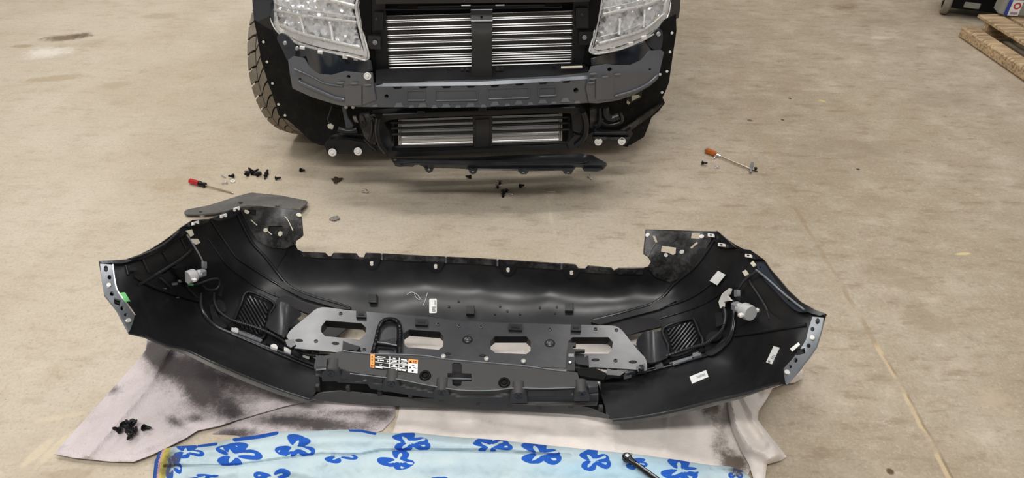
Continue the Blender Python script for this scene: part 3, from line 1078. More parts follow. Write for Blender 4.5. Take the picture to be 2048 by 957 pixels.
HL_R = curve([(1206, -45), (1201, 5), (1193, 40), (1186, 75), (1179, 100), (1184, 106), (1197, 108), (1240, 99), (1282, 83), (1315, 62), (1334, 36), (1341, 5), (1342, -45)], 3, True)
hr, dep2, shr = headlight(HL_R, 1200, 1, '')
for a, b2, r in (((1240, 37), (1238, 70), .012), ((1289, 20), (1287, 55), .010)):
    tube('divider', [on_vehicle([a], dep2(np.array([a], float), .035))[0], on_vehicle([b2], dep2(np.array([b2], float), .03))[0]], r * .6, M['pearl'], hr, 8)
for line, r in (([(1205, 30), (1250, 20), (1300, 8), (1322, -5)], .013), ([(1206, 18), (1245, 10), (1290, 0)], .006), ([(1196, 88), (1240, 76), (1290, 58), (1325, 30)], .012), ([(1200, 74), (1240, 64), (1285, 48)], .005)):
    tube('trim_strip', [on_vehicle([q], dep2(np.array([q], float), .03))[0] for q in curve(line, 5)], r * .6, M['pearl'], hr, 8)
vsheet('lens', [tuple(q) for q in HL_R], lambda uv: dep2(uv, -.002), M['lens'], hr, step=10, thick=.003)
tube('lens_seal', [on_vehicle([q], dep2(np.array([q], float), .01))[0] for q in HL_R[3:34]], .0035, M['pearl'], hr, 8)
for u, v in ((1190, 105), (1208, 103), (1225, 99), (1262, 89), (1288, 76)):
    vsheet('lens_clip', rect(u - 5, v - 2, u + 5, v + 2.5, -.2), .16, M['pearl'], hr, step=8, thick=.01)
for h_, dp, ol in ((hl, dep, [(552, 52), (566, 66), (600, 83), (650, 97), (700, 106), (731, 113), (725, 96), (662, 84), (602, 67), (566, 48)]),
                   (hr, dep2, [(1184, 98), (1200, 101), (1240, 92), (1282, 76), (1312, 57), (1330, 34), (1318, 34), (1290, 56), (1240, 75), (1198, 87)])):
    vsheet('lower_trim', ol, lambda uv, q=dp: q(uv, .03), M['pearl'], h_, step=9, thick=.006)
# dark side posts beside the lamps
vsheet('lamp_bracket', [(716, -20), (742, -20), (742, 60), (752, 130), (744, 140), (738, 118), (724, 55)], .15, M['matte'], step=14, thick=.02)
vsheet('lamp_bracket', [(1180, -20), (1206, -20), (1195, 45), (1183, 95), (1185, 130), (1170, 128), (1168, 120), (1180, 60)], .15, M['matte'], step=14, thick=.02)

# --- lower air duct and intercooler
fr_out = curve([(748, 236), (758, 229), (930, 222), (1060, 218), (1150, 215), (1168, 221), (1178, 240), (1176, 276), (1150, 296), (1120, 299), (960, 307), (790, 314), (776, 311), (758, 290), (752, 262)], 3, True)
fr_in = curve([(780, 240), (940, 232), (1120, 226), (1143, 234), (1146, 262), (1135, 285), (1110, 291), (950, 299), (800, 304), (784, 290), (778, 262)], 3, True)
duct = vsheet('air_duct', fr_out, lambda uv: .06 + .05 * (np.abs(uv[:, 0] - UC) / 220) ** 2 + .015 * np.cos((uv[:, 1] - 262) / 14), M['black'], step=7, thick=.03, holes=[fr_in])
tube('duct_lip', [PV(a, b2, .07) for a, b2 in curve([(757, 236), (754, 262), (760, 288), (772, 304)], 6)], .012, M['gloss'], duct, 10)
tube('duct_lip', [PV(a, b2, .07) for a, b2 in curve([(1166, 224), (1172, 245), (1170, 272), (1152, 292)], 6)], .012, M['gloss'], duct, 10)
tube('duct_lip', [PV(a, b2, .05) for a, b2 in curve([(766, 230), (860, 226), (960, 222), (1060, 218), (1150, 215)], 5)], .006, M['black'], duct, 8)
vsheet('duct_corner', [(1143, 232), (1160, 224), (1172, 232), (1170, 262), (1158, 268), (1146, 262)], .085, M['gloss'], duct, step=10, thick=.02)
vsheet('duct_corner', [(1134, 288), (1150, 270), (1166, 272), (1150, 296), (1140, 300)], .075, M['gloss'], duct, step=10, thick=.02)
vsheet('intercooler', [(770, 234), (1150, 222), (1150, 292), (770, 306)], .235, M['matte'], step=40, thick=.04)
for v0, v1, r, mt in ((241, 230.5, .005, 'steel'), (250.5, 239.5, .0075, 'tube'), (263.5, 253, .0095, 'tube'), (275.5, 265, .009, 'tube'), (282, 272, .0085, 'tube'), (289, 279, .008, 'tube')):
    sl = (v1 - v0) / (1117 - 799)
    for a, b2 in ((799, 946), (984, 1117)):
        bar('intercooler_tube', (a, v0 + sl * (a - 799)), (b2, v0 + sl * (b2 - 799)), .185, r, M[mt], seg=8)
for v0, v1 in ((246, 235), (257, 246), (269, 259), (294, 284)):
    sl = (v1 - v0) / (1140 - 780)
    for a, b2 in ((780, 946), (984, 1140)):
        bar('shutter_vane', (a, v0 + sl * (a - 780)), (b2, v0 + sl * (b2 - 780)), .145, .0055, M['gloss'], seg=6)
for u, v0, v1 in ((800, 240, 294), (1121, 227, 284)):
    bar('tube_header', (u, v0), (u, v1), .18, .0075, M['steel'])
for u, v0, v1 in ((786, 242, 304), (1138, 232, 290)):
    bar('vane_rail', (u, v0), (u, v1), .15, .004, M['gloss'])
lp = vsheet('lower_post', [(945, 233), (985, 231), (984, 300), (948, 303)], .10, M['shroud'], step=14, thick=.03)
vsheet('post_inset', [(951, 240), (979, 239), (979, 295), (953, 297)], .094, M['shroud'], lp, step=14, thick=.004)
for u, v in ((842, 227.5), (965, 221)):
    vsheet('duct_clip', rect(u - 8, v - 5, u + 8, v + 4, -.03, 2), .03, M['black'], duct, step=8, thick=.02)

# --- lower corner brackets with white bolts
vsheet('lower_bracket', [(649, 291), (655, 284), (690, 279), (720, 284), (762, 292), (764, 308), (655, 308)], .10, M['black'], step=10, thick=.02)
vsheet('lower_bracket', [(660, 276), (680, 270), (724, 272), (745, 280), (750, 295), (690, 290), (652, 292)], .14, M['dusty'], step=10, thick=.02)
for u, v in ((665, 305), (716, 303)):
    bolt_on(u, v, .085, .0165, car)
vsheet('lower_bracket', [(1172, 272), (1190, 262), (1250, 266), (1262, 258), (1266, 268), (1252, 290), (1180, 290), (1172, 286)], .10, M['gloss'], step=10, thick=.02)
bar('bracket_rod', (1188, 266), (1252, 266), .09, .008, M['gloss'])
bar('bracket_rod', (1186, 276), (1258, 277), .09, .006, M['dusty'])
for u, v in ((1196.5, 283.5), (1243.5, 282.5)):
    bolt_on(u, v, .085, .0165, car)
vsheet('tow_foot', [(1240, 286), (1258, 290), (1255, 294), (1248, 293)], .12, M['matte'], step=8, thick=.02)

# horns, struts and hoses beside the duct
vsheet('support_strut', [(684, 216), (691, 218), (696, 236), (706, 252), (704, 256), (692, 256), (688, 235)], .16, M['paint'], step=8, thick=.012)
vsheet('ribbed_block', [(705, 234), (712, 234), (717, 246), (709, 244)], .15, M['steel'], step=6, thick=.01)
tube('horn', [PV(a, b2, .12) for a, b2 in curve([(676, 258), (690, 262), (706, 262), (716, 260)], 5)], [.012] * 15 + [.016], M['gloss'], car, 10)
vsheet('hose_guide', [(718, 230), (738, 228), (752, 240), (752, 290), (762, 306), (745, 300), (728, 272), (720, 250)], .10, M['dusty'], step=8, thick=.02)
for p_, r in (([(726, 230), (730, 243), (728, 250), (724, 243)], .004), ([(738, 232), (750, 231), (756, 240)], .005), ([(744, 242), (744, 262), (738, 280)], .006), ([(728, 278), (740, 290), (752, 300)], .005)):
    tube('hose', [PV(a, b2, .085) for a, b2 in curve(p_, 5)], r, M['gloss'], car, 8)
cw = tube('sensor_wire', [PV(a, b2, .22) for a, b2 in curve([(664, 212), (660, 225), (656, 238), (659, 246), (661, 252)], 5)], .0035, M['cable'], car, 6)
vsheet('wire_connector', [(655, 252), (660, 249), (667, 254), (665, 259), (657, 257)], .21, M['cream'], step=5, thick=.012)
for p_, r in (([(1199, 215), (1200, 232), (1196, 250), (1188, 262)], .010), ([(1202, 242), (1215, 250), (1238, 246), (1244, 238), (1240, 226)], .008), ([(1210, 214), (1212, 230), (1222, 238), (1238, 232)], .016), ([(1190, 252), (1200, 244), (1206, 236)], .008)):
    tube('horn_hose', [PV(a, b2, .12) for a, b2 in curve(p_, 5)], r, M['gloss'], car, 10)
vsheet('horn_plate', [(1180, 220), (1196, 216), (1198, 248), (1186, 262), (1180, 255)], .13, M['dusty'], step=8, thick=.02)

# --- sagging splash shield below the duct
sh_top = [(781, 317), (860, 316), (960, 315), (1077, 309), (1160, 307), (1186, 312), (1204, 321), (1214, 327)]
sh_bot = [(1214, 331), (1208, 338), (1195, 342), (1168, 341), (1163, 335), (1152, 335), (1146, 341), (1143, 346.5), (1136, 349), (1129, 346), (1125, 340),
          (1090, 340.5), (1058, 341), (1053, 347), (1047, 349), (1041, 346), (1036, 340.5), (990, 339.5), (955, 339), (952, 345), (946, 347.5), (940, 345), (936, 338.5),
          (900, 337), (868, 336), (864, 342), (858, 344.5), (852, 341.5), (847, 334), (838, 328), (829, 329), (826, 334), (800, 333), (791, 331), (786, 323)]
shield = vsheet('splash_shield', sh_top + sh_bot, lambda uv: .12 - .16 * np.clip((uv[:, 1] - 308) / 40, 0, 1) + .02 * np.sin((uv[:, 1] - 315) * .35), M['shield'], step=6, thick=.004,
                holes=[circle(1136, 344.5, 2.6, 2), circle(1047, 344.5, 2.6, 2), circle(946, 342.5, 2.6, 2), circle(858, 339.5, 2.6, 2), circle(790, 320, 3.4, 1.8)])
tube('shield_fold', [PV(a, b2, .03) for a, b2 in curve([(800, 326), (900, 329), (1000, 329), (1100, 328), (1160, 326), (1178, 320)], 5)], .004, M['black'], shield, 6)
tube('shield_edge', [PV(a, b2, -.02) for a, b2 in ((955, 339), (990, 339.5), (1036, 340.5))], .003, M['rubber'], shield, 6)

# ------------------------------------------------------------------ detached bumper cover lying face down, seen from inside
SK = TPS([
    # far lip, chin and valley in the middle
    (620, 507, .205), (700, 509, .2), (800, 511, .2), (960, 520, .2), (1100, 528, .2), (1230, 540, .205), (1290, 538, .21),
    (640, 540, .145), (700, 560, .11), (850, 565, .10), (960, 570, .10), (1100, 575, .10), (1200, 582, .11), (1270, 565, .145),
    (720, 610, .06), (850, 625, .05), (960, 630, .05), (1100, 636, .05), (1200, 636, .06),
    (850, 700, .045), (1000, 705, .045), (700, 790, .06), (960, 802, .05), (1150, 812, .06),
    # left wing
    (197, 522, .50), (255, 519, .485), (300, 498, .47), (340, 473, .45), (385, 441, .42), (480, 415, .36), (540, 414, .33), (606, 420, .31),
    (604, 472, .26), (592, 490, .23), (262, 600, .445), (260, 668, .42), (330, 690, .32), (430, 725, .22), (520, 762, .14), (620, 797, .085),
    (300, 600, .36), (400, 600, .20), (480, 600, .10), (600, 600, .07), (440, 480, .30), (500, 480, .24), (560, 540, .14), (430, 520, .28),
    (480, 540, .19), (350, 560, .33), (330, 520, .42), (380, 500, .37), (385, 640, .19), (330, 640, .30), (450, 690, .16), (540, 730, .10), (560, 690, .07), (630, 740, .07),
    # right wing
    (1652, 628, .50), (1600, 585, .485), (1540, 535, .45), (1522, 520, .43), (1470, 490, .385), (1430, 463, .35), (1360, 461, .33), (1291, 459, .31),
    (1288, 500, .26), (1300, 525, .23), (1612, 700, .445), (1572, 770, .42), (1530, 782, .34), (1440, 800, .23), (1340, 822, .14), (1235, 838, .085),
    (1590, 680, .44), (1540, 680, .36), (1440, 680, .20), (1360, 670, .10), (1250, 655, .07), (1450, 545, .30), (1400, 540, .24), (1350, 575, .14), (1440, 600, .24),
    (1390, 610, .15), (1510, 630, .34), (1560, 620, .42), (1480, 570, .36), (1470, 730, .20), (1380, 750, .13), (1300, 770, .09), (1290, 720, .07), (1220, 770, .07),
], 3e-4)

smap = lambda lift=0.0: (lambda uv: on_height(uv, SK(uv) + lift))


def S(u, v, lift=0.0):
    return on_height([(u, v)], SK([(u, v)]) + lift)[0]


bumper = thing('bumper_cover', P(925, 700, 0), 'large black front bumper cover lying face down on towels, its inner side up', 'bumper')


def bsheet(name, outline, lift, mat, parent=None, **kw):
    mp = lift if callable(lift) else smap(lift)
    return sheet(name, outline, mp, mat, bumper if parent is None else parent, **kw)


def btube(name, line, lift, r, mat, parent=None, n=6, seg=8):
    pts = curve(line, n)
    uv = np.array(pts)
    return tube(name, list(on_height(uv, SK(uv) + lift)), r, mat, bumper if parent is None else parent, seg)


# --- chin (lower valance) with its far lip
VAL = [(592, 483), (590, 490), (594, 500), (605, 505), (650, 507), (656, 513), (662, 513), (666, 507), (712, 508), (717, 515), (727, 516), (731, 507), (765, 508),
       (850, 513), (935, 517), (1020, 522), (1090, 527), (1125, 528), (1151, 530), (1157, 538), (1170, 539), (1175, 533), (1222, 537), (1228, 543), (1238, 538), (1285, 538),
       (1297, 534), (1320, 560), (1345, 572), (1315, 602), (1297, 612), (1241, 640), (1250, 668), (1000, 655), (860, 650), (700, 636), (660, 618), (627, 596), (585, 579), (567, 563), (550, 542), (575, 500)]
LIPH = [(743, 529), (871, 535), (1016, 542), (1143, 548)]
val = bsheet('chin_panel', VAL, 0, M['chin'], step=6, thick=.004, holes=[circle(u, v, 4, 4.2) for u, v in LIPH])
# turned-up lip along the far edge
lip_t = [(605, 505), (650, 507), (657, 514), (663, 514), (667, 507), (712, 508), (718, 516), (728, 516), (732, 507), (765, 508), (850, 513), (935, 517), (1020, 522), (1090, 527), (1125, 529), (1151, 531), (1157, 539), (1170, 539), (1175, 533), (1222, 537), (1228, 543), (1238, 538), (1285, 538)]
lip_b = [(1285, 549), (1230, 549), (1165, 545), (1090, 538), (1000, 532), (930, 528), (850, 524), (760, 520), (700, 518), (650, 517), (606, 514)]
bsheet('lip_flange', lip_t + lip_b, .006, M['dusty'], val, step=6, thick=.006)
for u, v in LIPH:
    ring = bsheet('lip_tab', curve([(u - 15, v - 10), (u + 15, v - 9), (u + 14, v), (u + 7, v + 8), (u - 5, v + 9), (u - 13, v + 2)], 4, True), .010, M['black'], val, step=6, thick=.004, holes=[circle(u, v, 3.6, 4)])
    bsheet('hole_insert', circle(u, v - 3.4, 3.4, 2.0), .012, M['paper'], ring, step=4, thick=.003)
for u, v in ((764, 510), (892, 516), (995, 522), (1123, 528)):
    tube('lip_stud', [S(u, v - 2, .016), S(u, v + 3, .012), S(u, v + 10, .012)], .0035, M['plate'], val, 8)
for u, v, w in ((745, 597, 8), (940, 620, 8), (1138, 614, 8)):
    bs = bsheet('square_boss', rect(u - w, v - w, u + w, v + w, .03), .012, M['black'], val, step=6, thick=.012)
    tube('boss_edge', [S(u - w, v + w, .013), S(u + w, v + w, .013), S(u + w, v - w, .013)], .0016, M['sheen'], bs, 6)
# chalk scribble and moulded pips on the chin
btube('chalk_mark', [(814, 590), (822, 585), (832, 588), (840, 597), (838, 600), (831, 594), (829, 587)], .002, .0009, M['paper'], val)
btube('chalk_mark', [(855, 586), (851, 600), (846, 612)], .002, .0009, M['paper'], val)
for u, v in ((898, 613), (917, 602), (1080, 615), (1114, 614), (1110, 626), (1040, 628), (1015, 622), (1000, 612), (990, 628)):
    bsheet('moulded_pip', circle(u, v, 2.4, 2.4, 8), .003, M['black'], val, step=4, thick=.003)
st = bsheet('barcode_label', rect(858.5, 598, 873.5, 627, -.02, 2.5), .002, M['paper'], val, step=6, thick=.001)
mk = [rect(864, 614 + k * 2.2, 872 - (k * 37 % 3), 615.2 + k * 2.2) for k in range(5)] + [rect(868.5 + k * 1.4, 601, 869.1 + k * 1.4, 611) for k in range(3)]
prs = [sheet_data(q, smap(.0032), step=8, thick=.0004)[:2] for q in mk]
pm = put('barcode_print', *join(*prs), M['print'], st, False)
pm['kind'] = 'stuff'

# --- corner shells (fog-lamp corners) on both sides
COR_L = [(385, 440), (422, 438), (450, 428), (476, 415), (520, 413), (560, 416), (602, 420), (604, 440), (606, 471), (600, 477), (592, 482), (590, 490), (575, 500), (552, 540), (567, 561), (585, 577), (627, 594),
         (660, 616), (700, 634), (690, 660), (640, 700), (632, 735), (560, 705), (480, 682), (432, 657), (408, 625), (400, 590), (404, 540), (392, 480)]
fog_l = [(570, 611), (590, 619), (628, 634), (614, 648), (602, 645), (584, 629)]
corl = bsheet('corner_shell', COR_L, .002, M['black'], step=6, thick=.004, holes=[fog_l])
COR_R = [(1525, 520), (1490, 500), (1470, 490), (1432, 463), (1360, 461), (1291, 459), (1290, 470), (1287, 500), (1287, 508), (1297, 515), (1302, 525), (1297, 534), (1320, 560), (1345, 572), (1315, 602), (1297, 612),
         (1250, 632), (1235, 652), (1260, 690), (1290, 722), (1290, 752), (1340, 735), (1400, 715), (1440, 690), (1462, 660), (1467, 610), (1490, 560)]
fog_r = [(1250, 672), (1285, 664), (1321, 655), (1322, 661), (1303, 668), (1288, 680), (1274, 692), (1258, 686)]
wins = [[(1323.5, 492), (1352, 496), (1351, 508), (1346, 511), (1338, 507), (1322, 504)], [(1384, 466), (1400, 466), (1399, 478), (1382, 477)],
        [(1305, 472), (1310, 472), (1315, 485), (1311, 486)], [(1380, 496), (1393, 484), (1396, 487), (1383, 498)]]
corr = bsheet('corner_shell', COR_R, .002, M['black'], step=6, thick=.004, holes=[fog_r] + wins)
# far mounting walls, dusty
FW_L = [(478, 417), (520, 414), (560, 417), (602, 421), (603, 440), (605, 471), (599, 476), (591, 481), (588, 490), (570, 498), (540, 496), (515, 482), (495, 450)]
winl = [[(490, 419), (512, 421), (512, 432), (505, 431)], [(537, 453), (567, 453), (556, 458), (545, 468), (537, 464)]]
fwl = bsheet('mounting_wall', FW_L, .006, M['dusty'], corl, step=6, thick=.004, holes=winl)
FW_R = [(1292, 461), (1360, 463), (1428, 466), (1412, 500), (1395, 530), (1370, 552), (1340, 565), (1312, 556), (1296, 538), (1303, 527), (1299, 515), (1289, 508), (1289, 495), (1292, 480)]
fwr = bsheet('mounting_wall', FW_R, .006, M['dusty'], corr, step=6, thick=.004, holes=wins)
for u, v, ru, rv, ro in ((494, 424.5, 5, 3.4, .2), (531, 461, 4.6, 4, .2), (560, 468, 4, 5.2, 0), (598, 430, 5.5, 3.6, .2)):
    bsheet('white_clip', circle(u, v, ru, rv, 12, ro), .010, M['cream'], fwl, step=4, thick=.006)
for line in ([(502, 440), (508, 446), (514, 451)], [(569, 433), (576, 441), (586, 462)], [(536, 463), (541, 468), (544, 469)]):
    btube('wall_slot_edge', line, .009, .0018, M['cream'], fwl, 4, 6)
for u, v, ru, rv, ro in ((1295, 470, 4.6, 3.6, -.5), (1332, 511, 3.8, 3.6, 0), (1363.5, 504.5, 5, 3.6, -.2), (1403, 473, 5, 3.8, -.2)):
    bsheet('white_clip', circle(u, v, ru, rv, 12, ro), .010, M['white'], fwr, step=4, thick=.006)
for line in ([(1297, 514), (1302, 500), (1312, 487)], [(1344, 486), (1352, 480), (1355, 474)]):
    btube('wall_rib', line, .009, .0016, M['sheen'], fwr, 4, 6)
# clip rails on the arch corners
for ol, clips in (([(422, 438), (446, 428), (476, 415), (486, 417), (472, 431), (450, 441), (436, 442)], ((448, 434.5), (474, 420.5))),
                  ([(363, 455), (385, 441), (422, 438), (414, 445), (395, 453), (372, 454)], ((392, 448),)),
                  ([(1418, 466), (1434, 462), (1454, 480), (1470, 495), (1456, 497), (1438, 496)], ((1421.5, 470), (1442, 489.5))),
                  ([(1474, 497), (1500, 500), (1516, 511), (1527, 519), (1500, 518), (1488, 508)], ((1496, 511),))):
    rl = bsheet('clip_rail', ol, .014, M['gloss'], step=5, thick=.008)
    for u, v in clips:
        cl = bsheet('white_clip', rect(u - 6, v - 3.2, u + 6, v + 3.2, -.3 if u < 900 else .12, 1), .022, M['white'], rl, step=6, thick=.006)
        bsheet('clip_slot_shade', circle(u, v, 2.4, 1.3), .024, M['ink'], cl, step=4, thick=.002)  # black disc drawn as the dark depth of the opening
# long moulded ridges sweeping round both corners
for line, r in (([(422, 442), (449, 482), (472, 514), (506, 538), (560, 572), (605, 595), (677, 617)], .0045), ([(474, 428), (503, 484), (530, 514), (550, 540), (567, 561), (585, 577), (627, 594), (672, 607), (701, 618)], .0055),
                ([(416, 478), (456, 532), (506, 570), (530, 583), (562, 596)], .003)):
    btube('moulded_ridge', line, .003, r, M['gloss'], corl)
for line, r in (([(1432, 476), (1412, 505), (1387, 537), (1349, 568), (1330, 590), (1315, 602), (1297, 611), (1241, 627), (1186, 641)], .0055), ([(1450, 545), (1387, 593), (1319, 617), (1230, 640), (1198, 648)], .0045),
                ([(1462, 575), (1398, 613), (1319, 638)], .003)):
    btube('moulded_ridge', line, .003, r, M['gloss'], corr)
# tapering ledges where the ridges run out on the chin
bsheet('ledge', [(560, 574), (605, 597), (677, 618), (702, 619), (672, 609), (627, 596), (585, 579), (566, 563)], .010, M['black'], corl, step=7, thick=.012)
bsheet('ledge', [(1186, 641), (1182, 645), (1200, 650), (1231, 642), (1319, 619), (1352, 602), (1330, 594), (1297, 613), (1241, 629)], .010, M['black'], corr, step=7, thick=.012)

bsheet('fog_shade_sheet', curve([(551, 603), (562, 594), (575, 592), (600, 603), (640, 618), (630, 631), (590, 618), (572, 611), (560, 616)], 3, True), .006, M['ink'], corl, step=6, thick=.004)  # black sheets laid on the shells paint the shade inside the pockets
bsheet('fog_shade_sheet', curve([(1242, 645), (1300, 636), (1312, 640), (1322, 653), (1285, 662), (1252, 670)], 3, True), .006, M['ink'], corr, step=6, thick=.004)
# grille inserts with diagonal slats
for cor, ol, slats in ((corl, [(497, 587), (545, 608), (538, 628), (532, 655), (520, 676), (470, 655), (474, 632), (483, 612)], None),
                       (corr, [(1329, 658), (1380, 641), (1388, 645), (1396, 665), (1401, 690), (1345, 712), (1338, 690)], None)):
    vp = bsheet('grille_insert', ol, -.004 + .012, M['matte'], cor, step=8, thick=.008)
    ola = np.array(ol, float)
    c = ola.mean(0)
    left = cor is corl
    dirv = np.array([.50, .866]) if left else np.array([.62, -.78])
    nrm = np.array([-dirv[1], dirv[0]])
    inner = c + (ola - c) * .88
    for k in range(-8, 9):
        q = c + nrm * k * 6.2
        ts = np.linspace(-80, 80, 161)
        pts = q + ts[:, None] * dirv
        ok = inside(inner, pts)
        if ok.sum() < 6:
            continue
        t0, t1 = ts[ok].min(), ts[ok].max()
        ln2 = [tuple(q + dirv * t) for t in np.linspace(t0, t1, 4)]
        uvl = np.array(ln2)
        tube('slat', list(on_height(uvl, SK(uvl) + .013)), .0032, M['sheen'], vp, 6)
    rimpts = curve([tuple(c + (q - c) * 1.06) for q in ola], 4, True)
    rimpts.append(rimpts[0])
    uvl = np.array(rimpts)
    tube('insert_rim', list(on_height(uvl, SK(uvl) + .012)), .005, M['black'], vp, 8)

# scoop boxes beside the grille inserts
def scoop(top, front, cor):
    sc_ = sheet('scoop_box', front, lambda uv: on_height(uv, SK(uv) + .035 + .018 * np.cos((uv[:, 0] - np.mean(np.array(front)[:, 0])) / 16)), M['sheen'], cor, step=6, thick=.006)
    return sc_


scoop(None, curve([(555, 612), (562, 604), (580, 611), (603, 628), (592, 640), (578, 655), (574, 672), (560, 670), (533, 655), (536, 640), (546, 622)], 3, True), corl)
scoop(None, curve([(1272, 688), (1284, 668), (1300, 662), (1318, 668), (1328, 690), (1338, 712), (1320, 722), (1292, 726), (1286, 708)], 3, True), corr)

# connector brackets and reflector domes by the cable
bsheet('dome', curve([(436, 600), (446, 604), (452, 616), (450, 624), (440, 622), (430, 612)], 3, True), .018, M['sheen'], corl, step=6, thick=.006)
bsheet('side_pocket', curve([(421, 612), (428, 610), (436, 632), (452, 650), (450, 656), (432, 648), (424, 632)], 3, True), .012, M['sheen'], corl, step=6, thick=.004)
bsheet('dome', curve([(1412, 680), (1416, 668), (1428, 663), (1440, 668), (1436, 678), (1422, 684)], 3, True), .018, M['sheen'], corr, step=6, thick=.006)
bsheet('side_pocket', curve([(1412, 704), (1430, 694), (1450, 676), (1450, 690), (1440, 702), (1420, 712)], 3, True), .012, M['sheen'], corr, step=6, thick=.004)
bsheet('pocket_tab', [(438, 592), (444, 570), (448, 571), (443, 594)], .02, M['sheen'], corl, step=6, thick=.006)
bsheet('pocket_tab', [(1430, 626), (1444, 624), (1446, 650), (1432, 655)], .02, M['sheen'], corr, step=6, thick=.006)
lb = bsheet('paper_label', [(1436, 542), (1451, 550), (1434, 571), (1419, 562)], .014, M['paper'], corr, step=6, thick=.001)

# --- wing skins
ARC_L = [(197, 522), (225, 521), (252, 519), (280, 509), (300, 499), (325, 484), (345, 470), (365, 454)]
LOW_L = [(260, 668), (268, 669), (290, 673), (330, 690), (370, 700), (430, 727), (500, 757), (560, 780), (612, 797), (622, 798)]
WL = ARC_L + [(385, 446), (395, 475), (404, 520), (403, 560), (402, 588), (405, 615), (416, 638), (436, 655), (480, 676), (540, 698), (600, 722), (636, 740), (640, 768), (628, 790)] + LOW_L[::-1] + [(240, 630), (214, 590), (203, 555)]
wl = bsheet('wing_skin', WL, .004, M['black'], step=6, thick=.004)
ARC_R = [(1652, 628), (1630, 620), (1600, 603), (1575, 580), (1555, 555), (1538, 535), (1530, 522)]
LOW_R = [(1572, 770), (1560, 768), (1530, 775), (1480, 790), (1420, 804), (1340, 824), (1270, 836), (1225, 840)]
WR = ARC_R + [(1515, 520), (1496, 545), (1476, 580), (1468, 610), (1468, 650), (1455, 680), (1430, 700), (1390, 716), (1330, 736), (1250, 752), (1200, 760), (1202, 790), (1214, 826)] + LOW_R[::-1] + [(1600, 738), (1628, 700), (1642, 660)]
wr = bsheet('wing_skin', WR, .004, M['black'], step=6, thick=.004)
# rolled outer edge along the near side of each wing
def edge_flange(low, drop, wing):
    a = np.array(low, float)
    n = len(a)
    wid = np.interp(np.linspace(0, 1, n), [0, .25, .6, 1], [1.5, 4, 11, 9])
    b2 = a + np.stack([-.25 * wid * (1 if low is LOW_L else -1), wid], 1)
    ol = [tuple(q) for q in a] + [tuple(q) for q in b2[::-1]]
    def mp(uv):
        d = seg_dist(uv, a)
        return on_height(uv, np.maximum(SK(uv) + .003 - d * drop, .012))
    return sheet('edge_flange', ol, mp, M['rubber'], wing, step=5, thick=.004)


edge_flange(LOW_L, .0019, wl)
edge_flange(LOW_R, .0019, wr)
btube('edge_bead', LOW_L[2:], .004, .003, M['sheen'], wl)
btube('edge_bead', LOW_R[1:], .004, .004, M['sheen'], wr)
# frame rib around the fog corner, two parallel mouldings
for line, r in (([(402, 586), (402, 610), (410, 630), (425, 648), (450, 662), (500, 682), (560, 705), (632, 732)], .0065), ([(400, 596), (405, 622), (418, 642), (445, 660), (500, 684), (560, 710), (628, 738)], .004)):
    btube('frame_rib', line, .008, r, M['gloss'], wl)
for line, r in (([(1467, 600), (1467, 640), (1460, 672), (1445, 690), (1410, 708), (1340, 728), (1270, 745), (1200, 760)], .0065), ([(1470, 640), (1464, 672), (1448, 694), (1412, 712), (1340, 732), (1262, 752)], .004)):
    btube('frame_rib', line, .008, r, M['gloss'], wr)
# wheel-arch flanges
AF_L = ARC_L + [(378, 459), (375, 466), (350, 482), (320, 502), (285, 518), (245, 527), (222, 527), (205, 527)]
afl = bsheet('arch_flange', AF_L, .012, M['gloss'], wl, step=5, thick=.008)
btube('arch_bead', [(260, 519), (300, 504), (330, 488), (358, 464)], .018, .0035, M['sheen'], afl)
AF_R = ARC_R + [(1513, 524), (1512, 530), (1535, 562), (1556, 588), (1585, 612), (1608, 622), (1625, 628), (1640, 632)]
afr = bsheet('arch_flange', AF_R, .012, M['gloss'], wr, step=5, thick=.008)
btube('arch_bead', [(1512, 540), (1540, 563), (1570, 590), (1608, 620)], .022, .003, M['plate'], afr)
bsheet('flange_plate', curve([(1512, 530), (1528, 528), (1545, 556), (1565, 580), (1600, 612), (1612, 624), (1592, 622), (1570, 604), (1548, 580), (1530, 562)], 3, True), .016, M['paintdark'], afr, step=6, thick=.004, holes=[circle(1520, 535, 2.6, 1.5), circle(1549, 570, 2.6, 1.5), circle(1579, 601, 3, 2)])
for u, v in ((330, 492), (368, 466)):
    bsheet('flange_hole_shade', circle(u, v, 3, 1.4, 10, -.5), .021, M['ink'], afl, step=4, thick=.002)  # black discs laid on the flange paint the dark of holes

# fender brackets: grey perforated plates at the wing tips
FB_L = [(200, 528), (226, 530), (229, 548), (231, 565), (236, 583), (252, 606), (270, 630), (266, 645), (259, 664), (250, 648), (236, 622), (221, 604), (209, 590), (204, 562)]
hol_l = [circle(212, 538, 4.6, 6.4, 12, -.1), circle(219, 555, 4, 4.6), circle(224, 588, 4.4, 4.6), rect(228, 596, 243, 608, .35), circle(245, 617, 4.4, 4.6), circle(252, 630, 3.8, 3.4)]
fbl = bsheet('fender_bracket', FB_L, .016, M['plate'], wl, step=4, thick=.005, holes=hol_l)
for u, v in ((217.5, 570), (258, 641)):
    bsheet('white_rivet', circle(u, v, 4.4, 4), .020, M['white'], fbl, step=4, thick=.004)
bsheet('square_clip', rect(229, 597, 242, 606, .35), .010, M['ink'], fbl, step=5, thick=.006)
btube('bracket_edge', [(226, 530), (230, 560), (236, 583), (254, 608), (270, 630)], .017, .0022, M['silver'], fbl, 4, 6)
bsheet('green_tape', [(241, 586), (250, 585), (261, 603), (251, 604)], .020, M['green'], fbl, step=5, thick=.002)
FB_R = [(1625, 634), (1647, 636), (1644, 655), (1640, 670), (1632, 694), (1615, 718), (1596, 740), (1578, 762), (1571, 768), (1568, 750), (1567, 738), (1585, 718), (1600, 700), (1612, 680), (1618, 655)]
